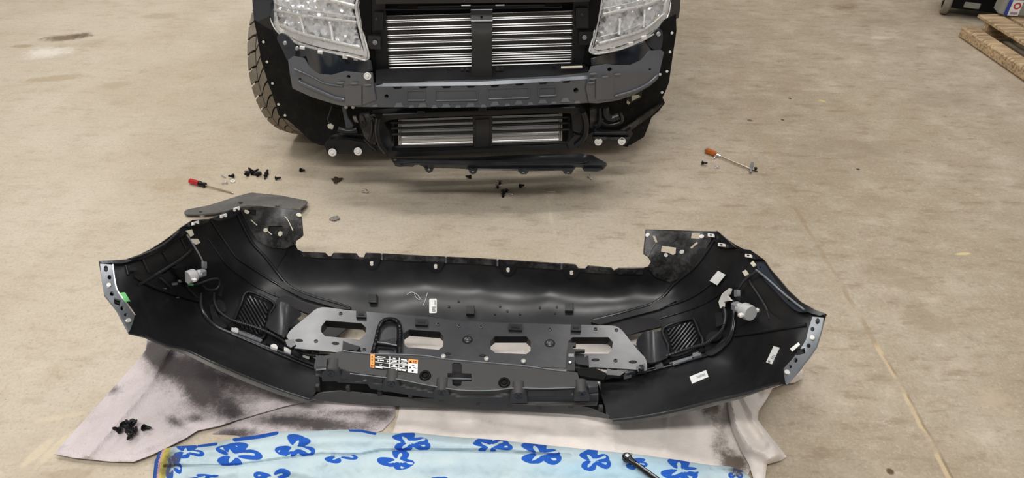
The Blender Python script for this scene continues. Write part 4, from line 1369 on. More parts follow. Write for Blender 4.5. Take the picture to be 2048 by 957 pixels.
hol_r = [circle(1635, 643, 4.4, 6, 12, .1), circle(1625, 659, 4, 4.6), circle(1617, 692, 4.4, 4.6), rect(1592, 701, 1610, 712, -.25), circle(1591, 721, 4.2, 4.8), circle(1580, 734, 3.4, 3.4)]
fbr = bsheet('fender_bracket', FB_R, .016, M['plate'], wr, step=4, thick=.005, holes=hol_r)
for u, v in ((1624, 675), (1573.5, 744)):
    bsheet('white_rivet', circle(u, v, 4.6, 4.4), .020, M['white'], fbr, step=4, thick=.004)
bsheet('square_clip', rect(1594, 702, 1608, 711, -.25), .010, M['ink'], fbr, step=5, thick=.006)
# paper strip labels on the right wing
def barcode(ol, marks, parent, lift=.007):
    s_ = bsheet('barcode_label', ol, lift, M['paper'], parent, step=6, thick=.001)
    d_ = [sheet_data(q, smap(lift + .0012), step=10, thick=.0004)[:2] for q in marks]
    p_ = put('barcode_print', *join(*d_), M['print'], s_, False)
    p_['kind'] = 'stuff'


barcode([(1379, 754), (1412, 741), (1417, 754), (1384, 768)], [[(1393 + k * 2.2, 753 - k * .85), (1394.2 + k * 2.2, 752.6 - k * .85), (1395.4 + k * 2.2, 757 - k * .85), (1394.2 + k * 2.2, 757.4 - k * .85)] for k in range(8)], wr)
barcode([(1547, 693), (1559, 696), (1543, 729), (1532, 725)], [[(1545 - k * 1.2, 710 + k * 3), (1551 - k * 1.2, 712 + k * 3), (1550.6 - k * 1.2, 713 + k * 3), (1544.6 - k * 1.2, 711 + k * 3)] for k in range(3)] + [[(1536.5, 721), (1541, 722.6), (1539.5, 726), (1535.5, 724.6)]], wr)
bsheet('paper_label', [(1580, 698), (1597, 685), (1600, 690), (1584, 704)], .012, M['paper'], wr, step=6, thick=.001)

# moulded stiffeners inside the wings
for line, r in (([(268, 552), (300, 572), (350, 590), (398, 603)], .005), ([(278, 570), (320, 545), (360, 520), (384, 500)], .006), ([(286, 519), (297, 544)], .004), ([(326, 505), (337, 522)], .004), ([(362, 478), (372, 498)], .003), ([(252, 532), (256, 550)], .003)):
    btube('stiffener', line, .006, r, M['black'], wl)
for line, r in (([(1470, 672), (1520, 665), (1580, 655), (1612, 650)], .005), ([(1478, 662), (1510, 640), (1530, 618)], .006), ([(1498, 563), (1530, 612), (1540, 640)], .005), ([(1522, 660), (1520, 652), (1545, 636)], .003)):
    btube('stiffener', line, .006, r, M['black'], wr)
bsheet('stiffener_plate', [(268, 553), (330, 548), (366, 520), (398, 560), (400, 600), (360, 594), (310, 576)], .010, M['black'], wl, step=10, thick=.004)
bsheet('stiffener_plate', [(1474, 665), (1500, 640), (1530, 618), (1560, 640), (1600, 650), (1540, 662), (1480, 672)], .010, M['black'], wr, step=10, thick=.004)
for line in ([(321, 557), (344, 579)], [(370, 570), (394, 595)], [(378, 580), (392, 594)]):
    btube('sensor_rail', line, .016, .003, M['sheen'], wl, 3, 6)
for u, v, w, h in ((350, 569, 5, 2.4), (361, 563, 4, 2.6), (331, 578, 3, 1), (357, 606 - 10, 2, 1)):
    bsheet('metal_clip', rect(u - w, v - h, u + w, v + h, -.1, 1), .022, M['silver'], wl, step=6, thick=.004)
bsheet('boss', circle(268, 539, 5, 4), .014, M['sheen'], wl, step=4, thick=.008)

# --- parking sensors
def sensor(c, axis, lift, size, wing, small=False):
    """two-stage grey sensor barrel pointing along `axis` in the picture"""
    a = np.array(c, float)
    ax = np.array(axis, float)
    p0 = S(*a, lift)
    p1 = S(*(a + ax), lift + .012)
    d = p1 - p0
    Ld = np.linalg.norm(d)
    r = size
    v, f = lathe([(r * .9, 0), (r, .08 * Ld), (r, .42 * Ld), (r * .8, .5 * Ld), (r * .62, .55 * Ld), (r * .62, .75 * Ld)], p0, d, 20)
    s_ = put('parking_sensor', v, f, M['sensor'], wing, True, 35)
    q0 = p0 + d * .6
    q1 = p0 + d * 1.05
    side = np.cross(d, [0, 0, 1.0])
    side /= np.linalg.norm(side)
    upv = np.cross(side, d)
    upv /= np.linalg.norm(upv)
    box('sensor_plug', (q0 + q1) / 2, d * .24, side * r * .52, upv * r * .5, M['connector'], s_, .003)
    for s2, hh in ((-1, .25), (1, .2)):
        ear = p0 + d * .12 + side * s2 * r * 1.15
        box('sensor_ear', ear, d * .10, side * r * .35, upv * r * .22, M['white'], s_, .002)
    return s_, p0, p1


ho = bsheet('sensor_holder', [(350, 538), (362, 534), (374, 548), (380, 566), (372, 570), (352, 548)], .026, M['matte'], wl, step=6, thick=.02)
s1, a0, a1 = sensor((374, 556), (34, -11), .035, .021, wl)
bsheet('green_tape', [(376, 566), (388, 569), (386, 573), (377, 571)], .030, M['green'], s1, step=5, thick=.002)
s2, b0, b1 = sensor((1502, 628), (-32, -16), .035, .023, wr)
bsheet('torn_bracket', [(1458, 577), (1461, 578), (1458, 588), (1454, 592), (1462, 602), (1454, 602), (1447, 605), (1446, 616), (1440, 617), (1437, 604), (1444, 588)], .03, M['white'], wr, step=4, thick=.006)
btube('sensor_pigtail', [(1446, 616), (1450, 622), (1451, 634), (1448, 650)], .03, .005, M['cable'], wr)
for u, v in ((1471, 588), (411, 532)):
    bsheet('plug_body', rect(u - 3, v - 8, u + 3, v + 6, 0, 1.5), .03, M['connector'], wl if u < 900 else wr, step=5, thick=.01)
# small white tape remnants at the arch corners
for ol, w_ in (([(372, 462), (384, 459), (388, 470), (382, 474), (377, 466)], wl), ([(383, 478), (396, 478), (401, 486), (392, 490), (386, 486)], wl), ([(1484, 544), (1491, 540), (1497, 548), (1490, 553)], wr), ([(1500, 527), (1506, 522), (1512, 530), (1506, 534)], wr)):
    bsheet('tape_remnant', ol, .024, M['cream'], w_, step=5, thick=.003)
btube('arch_wire', [(374, 470), (388, 492), (404, 520), (409, 540)], .02, .0025, M['connector'], wl)
btube('arch_wire', [(1515, 542), (1490, 560), (1478, 578), (1473, 592)], .02, .0035, M['sheen'], wr)

# --- wiring harness
btube('wiring_harness', [(388, 571), (404, 566), (425, 559), (437, 560), (438, 572), (430, 580), (415, 580), (404, 571)], .03, .0045, M['cable'], bumper)
hz = [(428, 585), (428, 600), (436, 620), (452, 634), (470, 643), (500, 652), (528, 662), (555, 675), (580, 690), (600, 704), (622, 711), (660, 712)]
har = btube('wiring_harness', hz, .028, .0048, M['cable'], bumper)
hz2 = [(1448, 622), (1450, 640), (1444, 660), (1430, 675), (1410, 688), (1380, 697), (1340, 710), (1300, 722), (1270, 730), (1230, 738), (1190, 735)]
har2 = btube('wiring_harness', hz2, .028, .0045, M['cable'], bumper)
# corrugations on the harness sleeves
for h_, hh in ((har, hz), (har2, hz2)):
    pts = np.array(curve(hh, 14))
    wp = on_height(pts, SK(pts) + .028)
    cor = []
    for k in range(3, len(wp) - 3, 2):
        d = wp[k + 1] - wp[k - 1]
        cor.append(lathe([(.0050, -.0012), (.0060, 0), (.0050, .0012)], wp[k], d, 8))
    cg = put('corrugation', *join(*cor), M['cable'], h_, True, 60)
    cg['kind'] = 'stuff'
for u, v, p_ in ((463, 650, 1), (470, 657, 0), (540, 684, 1), (548, 690, 0), (560, 690, 1), (575, 698, 0), (612, 707, 0), (630, 707, 0)):
    bsheet('white_retainer' if not p_ else 'retainer', rect(u - 7, v - 4, u + 7, v + 4, .35, 2), .022, M['pearl'] if not p_ else M['matte'], corl, step=6, thick=.008)
for u, v, p_ in ((1400, 704, 1), (1393, 711, 0), (1330, 726, 1), (1318, 731, 0), (1264, 744, 0), (1255, 752, 0)):
    bsheet('white_retainer' if not p_ else 'retainer', rect(u - 8, v - 4, u + 8, v + 4, -.25, 2), .022, M['plate'] if not p_ else M['matte'], corr, step=6, thick=.008)
bsheet('clip_strip', [(478, 660), (510, 672), (525, 680), (522, 684), (506, 678), (476, 666)], .018, M['plate'], corl, step=6, thick=.005)
bsheet('clip_strip', [(1345, 724), (1385, 712), (1384, 717), (1346, 730)], .018, M['plate'], corr, step=6, thick=.005)

# --- black sheet painting the shaded gap below the panels, and the near rim
bsheet('gap_shade_sheet', [(640, 735), (760, 735), (960, 745), (1190, 755), (1205, 790), (1212, 826), (1150, 816), (960, 806), (800, 799), (690, 786), (625, 792)], lambda uv: on_height(uv, np.full(len(uv), .03)), M['matte'], step=20, thick=.006)
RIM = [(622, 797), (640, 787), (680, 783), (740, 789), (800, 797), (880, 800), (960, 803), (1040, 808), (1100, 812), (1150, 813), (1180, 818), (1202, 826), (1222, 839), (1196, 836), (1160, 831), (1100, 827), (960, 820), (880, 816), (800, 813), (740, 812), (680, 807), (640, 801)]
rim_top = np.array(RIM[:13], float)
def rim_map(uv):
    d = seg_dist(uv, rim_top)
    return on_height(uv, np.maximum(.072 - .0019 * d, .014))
rm = sheet('grille_rim', RIM, rim_map, M['rim_reflection'], bumper, step=4, thick=.004)
for u, v in ((636, 776), (697, 778), (760, 786), (821, 791), (882, 796), (955, 803), (1019, 808), (1080, 811), (1142, 809), (1201, 818)):
    box('rim_hook', on_height([(u, v)], [.078])[0], np.array([.007, 0, 0]), np.array([0, .007, 0]), np.array([0, 0, .012]), M['shroud'], rm, .002)

# --- grey reinforcement panel with four octagonal openings
AB = TPS([(575, 680, .128), (640, 620, .126), (700, 625, .124), (860, 637, .122), (1000, 648, .122), (1150, 652, .124), (1230, 655, .126), (1290, 735, .128), (700, 705, .126), (860, 715, .124), (1000, 730, .124), (1150, 736, .126)], 1e-3)
amap = lambda lift=0.0: (lambda uv: on_height(uv, AB(uv) + lift))
PAN = curve([(573, 674), (582, 660), (606, 640)], 4) + curve([(630, 620), (642, 615.5), (660, 616), (688, 620)], 4) + [(730, 624), (855, 634), (920, 643), (1040, 647), (1150, 650)] + curve([(1222, 651.5), (1236, 655), (1248, 666), (1262, 684), (1279, 704), (1290, 716), (1294, 728)], 3) + [(1294, 741), (1240, 738), (1190, 735), (1150, 737), (1000, 732), (860, 720), (750, 712), (680, 706), (589, 697), (580, 684)]
OCT = [[(643, 653), (652, 641.5), (723, 647), (732, 656), (731, 670), (719.5, 680), (650, 673), (642, 664)],
       [(807, 667), (818, 659.5), (879, 664), (887, 672), (886, 694), (877, 700), (814, 695), (807, 688)],
       [(981, 680.6), (990, 673), (1052.5, 673), (1061.5, 682), (1061, 703), (1052.5, 709), (990, 706.5), (981, 698.6)],
       [(1136, 683), (1145, 675), (1216.5, 675), (1225.5, 684), (1224, 701), (1216.5, 708), (1169, 708), (1136, 708)]]
SLOT_SHADES = [circle(598, 681, 8, 2.6, 12, .03), circle(671, 687, 7.5, 2.8, 12, .03), circle(1191, 720, 8, 2.6), circle(1266, 724, 8.5, 2.8), circle(895, 708, 7, 2.6), circle(965, 711.5, 7, 2.6)]
panel = sheet('reinforcement_panel', [tuple(q) for q in PAN], amap(0), M['panel'], bumper, holes=OCT, step=6, thick=.004)
for sl_ in SLOT_SHADES:
    sheet('slot_shade', sl_, amap(.0012), M['ink'], panel, step=6, thick=.001)  # black ovals on the panel stand in for darkness inside openings
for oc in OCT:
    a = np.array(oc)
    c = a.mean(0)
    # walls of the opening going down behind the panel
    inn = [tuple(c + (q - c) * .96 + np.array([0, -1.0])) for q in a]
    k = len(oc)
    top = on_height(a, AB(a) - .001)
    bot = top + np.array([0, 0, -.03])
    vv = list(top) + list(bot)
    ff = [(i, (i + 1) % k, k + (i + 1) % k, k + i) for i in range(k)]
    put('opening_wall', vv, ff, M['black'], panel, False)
for u, v in ((935, 681), (1100, 688)):
    p0 = on_height([(u, v)], AB([(u, v)]))[0]
    vv, ff = lathe([(.017, 0), (.015, .004), (.010, .007), (.004, .0085), (.0005, .009)], p0, (0, -.15, 1), 20)
    put('dome_boss', vv, ff, M['sheen'], panel)
for u, v in ((681, 628), (632, 683), (1231, 722), (1191, 659), (1233, 661), (1100, 660), (876, 650), (918, 653), (962, 655), (728, 700)):
    p0 = on_height([(u, v)], AB([(u, v)]))[0]
    vv, ff = lathe([(.006, 0), (.006, .0025), (.0035, .003), (.003, .001)], p0, (0, -.1, 1), 14)
    put('pip', vv, ff, M['sheen'], panel)
for u, v, w in ((722, 628.5, 10), (843, 644, 13), (1031, 654, 14), (1152, 655.5, 10)):
    cl = sheet('snap_tab', rect(u - w, v - 6, u + w, v + 6, .04, 1.5), amap(.009), M['black'], panel, step=6, thick=.01)
    sheet('tab_slot_shade', rect(u - w * .6, v - 2, u + w * .6, v + 2, .04), amap(.0105), M['ink'], cl, step=6, thick=.002)  # black patch on the tab paints the shade of an opening
# arch-shaped bracket in the panel
arch_o = curve([(741, 706), (748, 680), (754, 655), (762, 641), (776, 635), (792, 637), (801, 645), (805, 662), (802, 685), (800, 707)], 5)
arch_i = curve([(752, 706), (757, 684), (762, 660), (768, 648), (778, 644), (788, 646), (793, 655), (793, 680), (792, 707)], 5)
ab = sheet('arch_bracket', [tuple(q) for q in arch_o] + [tuple(q) for q in arch_i[::-1]], lambda uv: on_height(uv, AB(uv) + .004 + .02 * np.clip(1 - (seg_dist(uv, arch_i) / 7 - .9) ** 2, 0, 1)), M['gloss'], panel, step=3, thick=.006)
sheet('arch_face', [tuple(q) for q in arch_i], amap(.006), M['sheen'], ab, step=5, thick=.004, holes=[curve([(757, 697), (765, 697), (786, 699), (786, 706), (756, 706)], 3, True)])
sheet('arch_gusset', [(753, 684), (791, 676), (793, 693), (752, 688)], amap(.014), M['black'], ab, step=5, thick=.008)
tube('gusset_edge', [on_height([q], AB([q]) + .016)[0] for q in ((753, 685), (770, 687), (794, 692))], .0025, M['plate'], ab, 6)
for ol in ([(686, 682), (700, 688), (721, 694), (712, 703), (702, 700), (690, 702), (684, 704)], [(1149, 715), (1166, 716), (1177, 711), (1178, 732), (1166, 731), (1152, 728)]):
    sheet('funnel_bracket', ol, amap(.012), M['black'], panel, step=5, thick=.01)
for u, v in ((887, 714.5), (973, 719.5), (1047, 724)):
    p0 = on_height([(u, v)], AB([(u, v)]) + .004)[0]
    vv, ff = lathe([(.007, 0), (.007, .006), (.0045, .009), (.0045, .004)], p0, (0, -.3, 1), 14)
    put('white_pin', vv, ff, M['white'], panel)
lt = sheet('latch', [(1136, 686), (1152, 686), (1152, 692), (1146, 693), (1146, 698), (1170, 699), (1170, 703), (1150, 704), (1150, 742), (1133, 742), (1134, 712)], amap(.016), M['shroud'], panel, step=4, thick=.01)
sheet('latch_window', rect(1137, 708, 1148, 714), amap(.018), M['plate'], lt, step=6, thick=.003)
bolt_v, bolt_f = lathe([(.004, 0), (.004, .004)], on_height([(1140, 726.5)], AB([(1140, 726.5)]) + .017)[0], (0, -.2, 1), 10)
put('latch_rivet', bolt_v, bolt_f, M['silver'], lt)
for ol, mt in (([(1150, 738), (1190, 737), (1215, 748), (1208, 760), (1180, 756), (1160, 752)], 'matte'), ([(1273, 733), (1290, 727), (1294, 742), (1276, 744)], 'gloss'), ([(1214, 738), (1250, 745), (1240, 752), (1212, 750)], 'gloss'), ([(570, 680), (588, 679), (592, 690), (582, 696), (574, 692)], 'gloss')):
    sheet('end_bracket', ol, amap(.004), M[mt], panel, step=6, thick=.012)
for u, v, w in ((1218, 753, 10), (1260, 745, 9)):
    sheet('metal_tab', rect(u - w, v - 2, u + w, v + 2, -.25), amap(-.01), M['plate'], panel, step=6, thick=.004)
bp_ = on_height([(1283, 736)], AB([(1283, 736)]) + .008)[0]
vv, ff = lathe([(.009, 0), (.009, .004), (.005, .005), (.004, .002)], bp_, (0, -.2, 1), 14)
put('pip', vv, ff, M['gloss'], panel)

# --- radiator shroud cover with round towers
SHT = TPS([(680, 706, .175), (740, 708, .172), (860, 714, .168), (1000, 728, .168), (1150, 745, .172), (690, 745, .165), (850, 765, .16), (1000, 780, .16), (1150, 780, .165), (635, 740, .165), (1190, 785, .165)], 1e-3)
ledge_line = [(632, 740), (677, 736), (700, 748), (770, 756), (800, 760), (860, 772), (920, 781), (980, 782), (1030, 777), (1090, 778), (1150, 776), (1197, 776)]
ll = np.array(ledge_line, float)


def shroud_h(uv):
    uv = np.asarray(uv, float).reshape(-1, 2)
    base = SHT(uv)
    vl = np.interp(uv[:, 0], ll[:, 0], ll[:, 1])
    below = np.clip((uv[:, 1] - vl) / 9.0, 0, 1)
    front = np.clip((uv[:, 1] - vl - 14) / 14, 0, 1)
    return base - below * .0165 - front * .0255


smp = lambda lift=0.0: (lambda uv: on_height(uv, shroud_h(uv) + lift))
SH = [(632, 714), (650, 712), (672, 706), (686, 702), (742, 708), (796, 709), (852, 712), (897, 719), (920, 721.5), (987, 726.5), (1055, 733), (1105, 740), (1132, 743), (1155, 746), (1160, 764), (1176, 762), (1195, 763), (1197, 800), (1194, 811), (1145, 811),
      (1086, 812), (1019, 808), (920, 803), (830, 793), (741, 778), (735, 769), (677, 766), (632, 752), (628, 735)]
cross = [(904, 729), (908, 726), (920, 727), (924, 731), (924, 747), (943, 748), (943, 763), (924, 763), (922, 772), (914, 774), (905, 771), (904, 760), (895, 757), (895, 747), (904, 747)]
shr = sheet('radiator_cover', SH, smp(0), M['shroud'], bumper, holes=[cross, circle(850.5, 753, 6, 5), circle(1008.5, 767, 6, 5)], step=5, thick=.004, sharp=28)
for off in (0, ):
    tube('ledge_bead', list(on_height(np.array(curve(ledge_line[2:-1], 5)), shroud_h(np.array(curve(ledge_line[2:-1], 5)) - np.array([0, 1.0])) + .001)), .0016, M['plate'], shr, 6)
topl = np.array(curve([(686, 702.5), (742, 708.5), (796, 709.5), (852, 712.5), (897, 719.5), (987, 727), (1055, 733.5), (1105, 740.5), (1132, 743.5)], 5))
tube('cover_bead', list(on_height(topl, shroud_h(topl + np.array([0, .5])) + .001)), .0018, M['plate'], shr, 6)
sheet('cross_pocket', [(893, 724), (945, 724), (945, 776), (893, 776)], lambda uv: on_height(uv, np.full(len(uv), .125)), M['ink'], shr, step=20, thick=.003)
tube('cross_rail', [P(895, 757.5, .145), P(943, 759, .145)], .003, M['plate'], shr, 6)
for u, v in ((850.5, 753), (1008.5, 767)):
    p0 = on_height([(u, v)], shroud_h([(u, v)]))[0]
    vv, ff = lathe([(.017, -.002), (.017, .003), (.014, .006), (.011, .006), (.010, .001), (.006, .001), (.006, .005), (.003, .0055)], p0, (0, -.35, 1), 24)
    put('round_plug', vv, ff, M['matte'], shr, True, 30)
for u, v, w in ((664, 722, 20), (784, 744, 18), (884, 761, 17), (1037, 767, 18), (1163, 764, 16)):
    # half-round tower: barrel running towards the near edge, closed by a flat face with a moulded ring
    sc = np.linalg.norm(P(u, v, .16) - CAM) / F_PX
    r = w * sc
    htop = float(SHT([(u, v)])[0]) + .006
    c0 = on_height([(u, v)], [htop])[0] - np.array([0, 0, r * .95])
    n = 14
    vv, ff = [], []
    for yy, rr_, dz in ((.012, 1.0, 0), (-.028, 1.0, -.003), (-.031, .93, -.004)):
        for k in range(n + 1):
            a = math.pi * k / n
            vv.append(c0 + np.array([-r * rr_ * math.cos(a), yy, r * rr_ * .95 * math.sin(a) + dz]))
    m1 = n + 1
    vv.append(c0 + np.array([r * .95, -.034, -.022]))
    vv.append(c0 + np.array([-r * .95, -.034, -.022]))
    for k in range(n):
        for q in (0, 1):
            ff.append((q * m1 + k, q * m1 + k + 1, (q + 1) * m1 + k + 1, (q + 1) * m1 + k))
    ff.append(tuple(range(2 * m1, 3 * m1 + 2)))
    ff.append(tuple(range(n, -1, -1)))
    tw = put('tower', vv, ff, M['shroud'], shr, True, 40)
    fc = c0 + np.array([0, -.0325, r * .30])
    v1, f1 = lathe([(.0105, 0), (.0105, .0015), (.0088, .0018), (.0086, .0004), (.0048, .0004), (.0048, .0015), (.0035, .0015), (.0034, 0)], fc, (0, -1, .1), 20)
    put('tower_ring', v1, f1, M['sheen'], tw, True, 30)
for ol in ([(632, 712), (645, 712), (654, 718), (652, 740), (632, 742)], [(1176, 762), (1195, 763), (1196, 784), (1178, 786)]):
    sheet('end_block', ol, smp(.012), M['sheen'], shr, step=6, thick=.02)
sheet('recess_panel', [(681, 742), (765, 754), (764, 767), (678, 758)], smp(.002), M['sheen'], shr, step=8, thick=.003)
sheet('recess_panel', [(1056, 783), (1143, 781), (1143, 794), (1054, 794)], smp(.002), M['sheen'], shr, step=8, thick=.003)

# warning and coolant sticker on the cover
def sq(pts, lift, mat, name, parent):
    return sheet(name, pts, smp(lift), M[mat], parent, step=6, thick=.0006)


T = lambda x, y: (730 + x / 17.07, 700 + y / 17.07)      # sticker drawing units to picture units
stk = sq([T(*q) for q in ((165, 150), (340, 160), (1470, 300), (1820, 340), (1800, 810), (1450, 780), (330, 640), (170, 610))], .0012, 'ink', 'warning_sticker', shr)
sq([T(*q) for q in ((185, 152), (335, 160), (318, 625), (178, 600))], .0022, 'orange', 'orange_block', stk)
sq([T(*q) for q in ((1485, 315), (1815, 350), (1805, 480), (1475, 465))], .0022, 'orange', 'orange_block', stk)
sq([T(*q) for q in ((1475, 465), (1805, 480), (1795, 808), (1455, 775))], .0022, 'paper', 'white_block', stk)


def marks(name, polys, mat, lift=.0032):
    ds = [sheet_data([T(*q) for q in pl_], smp(lift), step=8, thick=.0004)[:2] for pl_ in polys]
    o = put(name, *join(*ds), M[mat], stk, False)
    o['kind'] = 'stuff'


def ln_(x0, y0, x1, y1, w):
    return [(x0, y0 - w), (x1, y1 - w), (x1, y1 + w), (x0, y0 + w)]


def vl_(x, y0, y1, w):
    return [(x - w, y0), (x + w, y0), (x + w - 10, y1), (x - w - 10, y1)]


rows = [ln_(345, 278, 1470, 415, 9), ln_(345, 412, 1465, 555, 9), ln_(345, 560, 1455, 695, 9)]
cols = [vl_(848, 235, 610, 12), vl_(1168, 275, 655, 12)]
marks('sticker_rule', rows + cols, 'paper')
txt = [ln_(425, 240, 700, 268, 14), ln_(955, 298, 1045, 312, 22), ln_(1230, 335, 1430, 358, 20), ln_(920, 392, 1085, 412, 18), ln_(880, 435, 1125, 465, 14), ln_(1240, 440, 1415, 462, 18), ln_(1200, 478, 1450, 505, 12),
       ln_(955, 538, 1040, 550, 18), ln_(880, 572, 1105, 600, 13), ln_(1280, 578, 1355, 588, 18), ln_(1200, 612, 1420, 640, 13), ln_(350, 590, 595, 630, 20),
       ln_(890, 662, 975, 672, 18), ln_(1005, 675, 1100, 688, 18), ln_(1130, 690, 1240, 702, 18), ln_(1275, 705, 1390, 720, 18)]
txt += [[(440, 338), (475, 342), (470, 380), (436, 374)], ln_(485, 358, 505, 360, 6), ln_(515, 362, 645, 378, 20), circle(768, 398, 32, 30, 12), [(495, 500), (525, 505), (560, 510), (580, 480), (588, 500), (570, 535), (535, 545), (505, 535)]]
marks('sticker_text', txt, 'paper')
sym = [[(240, 205), (280, 262), (205, 258)], [(215, 345), (235, 300), (262, 340), (258, 365), (225, 362)], [(245, 425), (268, 470), (222, 468)], ln_(205, 535, 275, 540, 5), ln_(200, 575, 270, 580, 5), [(205, 515), (213, 515), (208, 580), (200, 580)], [(272, 520), (282, 520), (276, 580), (268, 580)],
       [(1555, 370), (1610, 450), (1505, 440)], ln_(1660, 385, 1770, 395, 7), ln_(1655, 450, 1765, 462, 7), [(1660, 385), (1672, 385), (1668, 450), (1655, 450)], [(1765, 395), (1778, 395), (1774, 460), (1762, 460)], circle(1715, 425, 16, 22, 10)]
sym += [circle(1640, 530, 45, 14, 10, .1), circle(1545, 610, 42, 16, 8, .7), circle(1545, 610, 42, 16, 8, -.8), circle(1700, 620, 60, 12, 8, .3), [(1590, 690), (1670, 700), (1650, 760), (1600, 755)]]
marks('sticker_symbol', sym, 'ink')

# ------------------------------------------------------------------ towels
def cloth_mat(name, base, dirt, attr_dirt=True, pile=400, pile_strength=.9, speck=.35, lo=.05, gain=1.0):
    m, nt, b = new_mat(name)
    g = NG(nt)
    tc = g.N.new('ShaderNodeTexCoord')
    pos = tc.outputs['Object']
    nf = g.noise(pos, pile, 3, .7)
    nm = g.noise(pos, 55, 5, .65)
    nb = g.noise(pos, 9, 5, .6)
    col = g.mix(g.ramp(nb, .35, .7), base, tuple(c * .86 for c in base))
    if attr_dirt:
        a = g.math('MULTIPLY', g.attr('dirt'), gain)
        k = g.math('ADD', a, g.math('MULTIPLY', g.math('SUBTRACT', nm, .5), .9))
        k = g.math('ADD', k, g.math('MULTIPLY', g.math('SUBTRACT', nf, .5), .8))
        k = g.math('ADD', k, g.math('MULTIPLY', g.math('SUBTRACT', nb, .5), .9))
        col = g.mix(g.math('MULTIPLY', g.ramp(k, lo, 1.25), .92), col, dirt)
    col = g.mix(g.math('MULTIPLY', g.ramp(nf, .56, .75), speck), col, tuple(c * .45 for c in base))
    g.L.new(col, b.inputs['Base Color'])
    setin(b, Roughness=.95)
    b.inputs['Specular IOR Level'].default_value = .1
    b.inputs['Sheen Weight'].default_value = .15
    bp = g.N.new('ShaderNodeBump')
    bp.inputs['Strength'].default_value = pile_strength
    bp.inputs['Distance'].default_value = .004
    g.L.new(g.math('ADD', nf, g.math('MULTIPLY', nm, .8)), bp.inputs['Height'])
    g.L.new(bp.outputs['Normal'], b.inputs['Normal'])
    return m


M['terry'] = cloth_mat('stained_terry', srgb(226, 214, 214), srgb(56, 50, 51), pile=230, gain=1.3)
M['whitecloth'] = cloth_mat('white_terry', srgb(240, 230, 222), srgb(92, 80, 68), pile=300, speck=.12, pile_strength=.5, lo=.3, gain=1.3)


def blobs(items):
    def fn(uv):
        out = np.zeros(len(uv))
        for u, v, ru, rv, ro, s in items:
            c, sn = math.cos(ro), math.sin(ro)
            dx, dy = uv[:, 0] - u, uv[:, 1] - v
            e = ((dx * c + dy * sn) / ru) ** 2 + ((-dx * sn + dy * c) / rv) ** 2
            out += s * np.exp(-e)
        return out
    return fn


def cloth_height(base, folds, rough=.004, scale=.02, seed=1.0, edge=None, rolled=0.0, lie=.004):
    """resting height: base plus fold ridges ((polyline), width px, height) and soft unevenness, falling off at the outline"""
    def fn(uv):
        uv = np.asarray(uv, float)
        h = np.full(len(uv), base)
        for line, w, a in folds:
            d = seg_dist(uv, line)
            h = h + a * np.exp(-(d / w) ** 2)
        h = h + rough * fbm(uv, scale, 3, seed)
        if edge is not None:
            d = seg_dist(uv, edge, True)
            h = lie + (np.maximum(h, lie) - lie) * np.clip(d / (rolled or 6), 0, 1) ** .5
        return on_height(uv, np.maximum(h, lie - .001))
    return fn


def cloth(name, outline, folds, mat, label, dirt=None, base=.008, step=5, edge_r=6, seed=1.0, rough=.004, thick=.003, extra=None, scale=.02, lie=.004):
    at = {'dirt': dirt} if dirt else {}
    if extra:
        at.update(extra)
    o = sheet(name, outline, cloth_height(base, folds, rough, scale, seed, outline, edge_r, lie), mat, None, step=step, thick=thick, attrs=at)
    return tag(o, label, 'towel')


tw2 = [(425, 868), (470, 870), (520, 885), (580, 872), (660, 878), (742, 868), (765, 862), (790, 835), (792, 800), (760, 785), (640, 780), (560, 800), (480, 840)]
cloth('towel', tw2, [([(560, 835), (650, 850), (760, 845)], 14, .007), ([(600, 812), (690, 820), (790, 815)], 10, .006)], M['terry'],
      'dark stained grey towel, half hidden between the pale grey towel and the blue patterned towel', blobs([(640, 850, 110, 16, .05, .9), (700, 825, 80, 8, 0, .6), (470, 868, 60, 12, 0, .9), (560, 840, 60, 12, 0, .5), (770, 830, 30, 16, 0, .6)]), base=.005, seed=3, rough=.0015)
tw1 = [(108, 909), (128, 885), (200, 806), (280, 716), (292, 700), (294, 680), (330, 672), (420, 690), (520, 730), (620, 775), (640, 797), (615, 803), (560, 816), (490, 836), (440, 852), (395, 862), (372, 877), (330, 898), (300, 912), (266, 925), (220, 924), (150, 917)]
cloth('towel', tw1, [([(175, 912), (230, 850), (290, 780), (322, 730), (345, 690)], 9, .012), ([(300, 730), (330, 700), (345, 680)], 14, .02), ([(395, 760), (430, 800), (460, 830)], 14, .018), ([(266, 905), (330, 880), (400, 840), (470, 812), (560, 800)], 7, .008)], M['terry'],
      'pale grey terry towel with black grease stains under the left end of the bumper cover',
      blobs([(320, 715, 26, 40, -.5, 1.0), (300, 700, 22, 20, 0, .6), (370, 735, 50, 40, .6, .75), (400, 790, 40, 30, .9, .9), (430, 750, 60, 40, .4, .55), (228, 782, 16, 10, -.5, .6), (350, 845, 26, 10, .4, .7), (388, 838, 20, 8, 0, .6), (470, 790, 70, 30, .3, .35), (540, 780, 60, 20, .3, .35), (470, 830, 40, 12, 0, .5), (125, 895, 14, 8, 0, .35), (460, 820, 30, 16, .5, .5)]), base=.020, seed=1, edge_r=8, lie=.016)
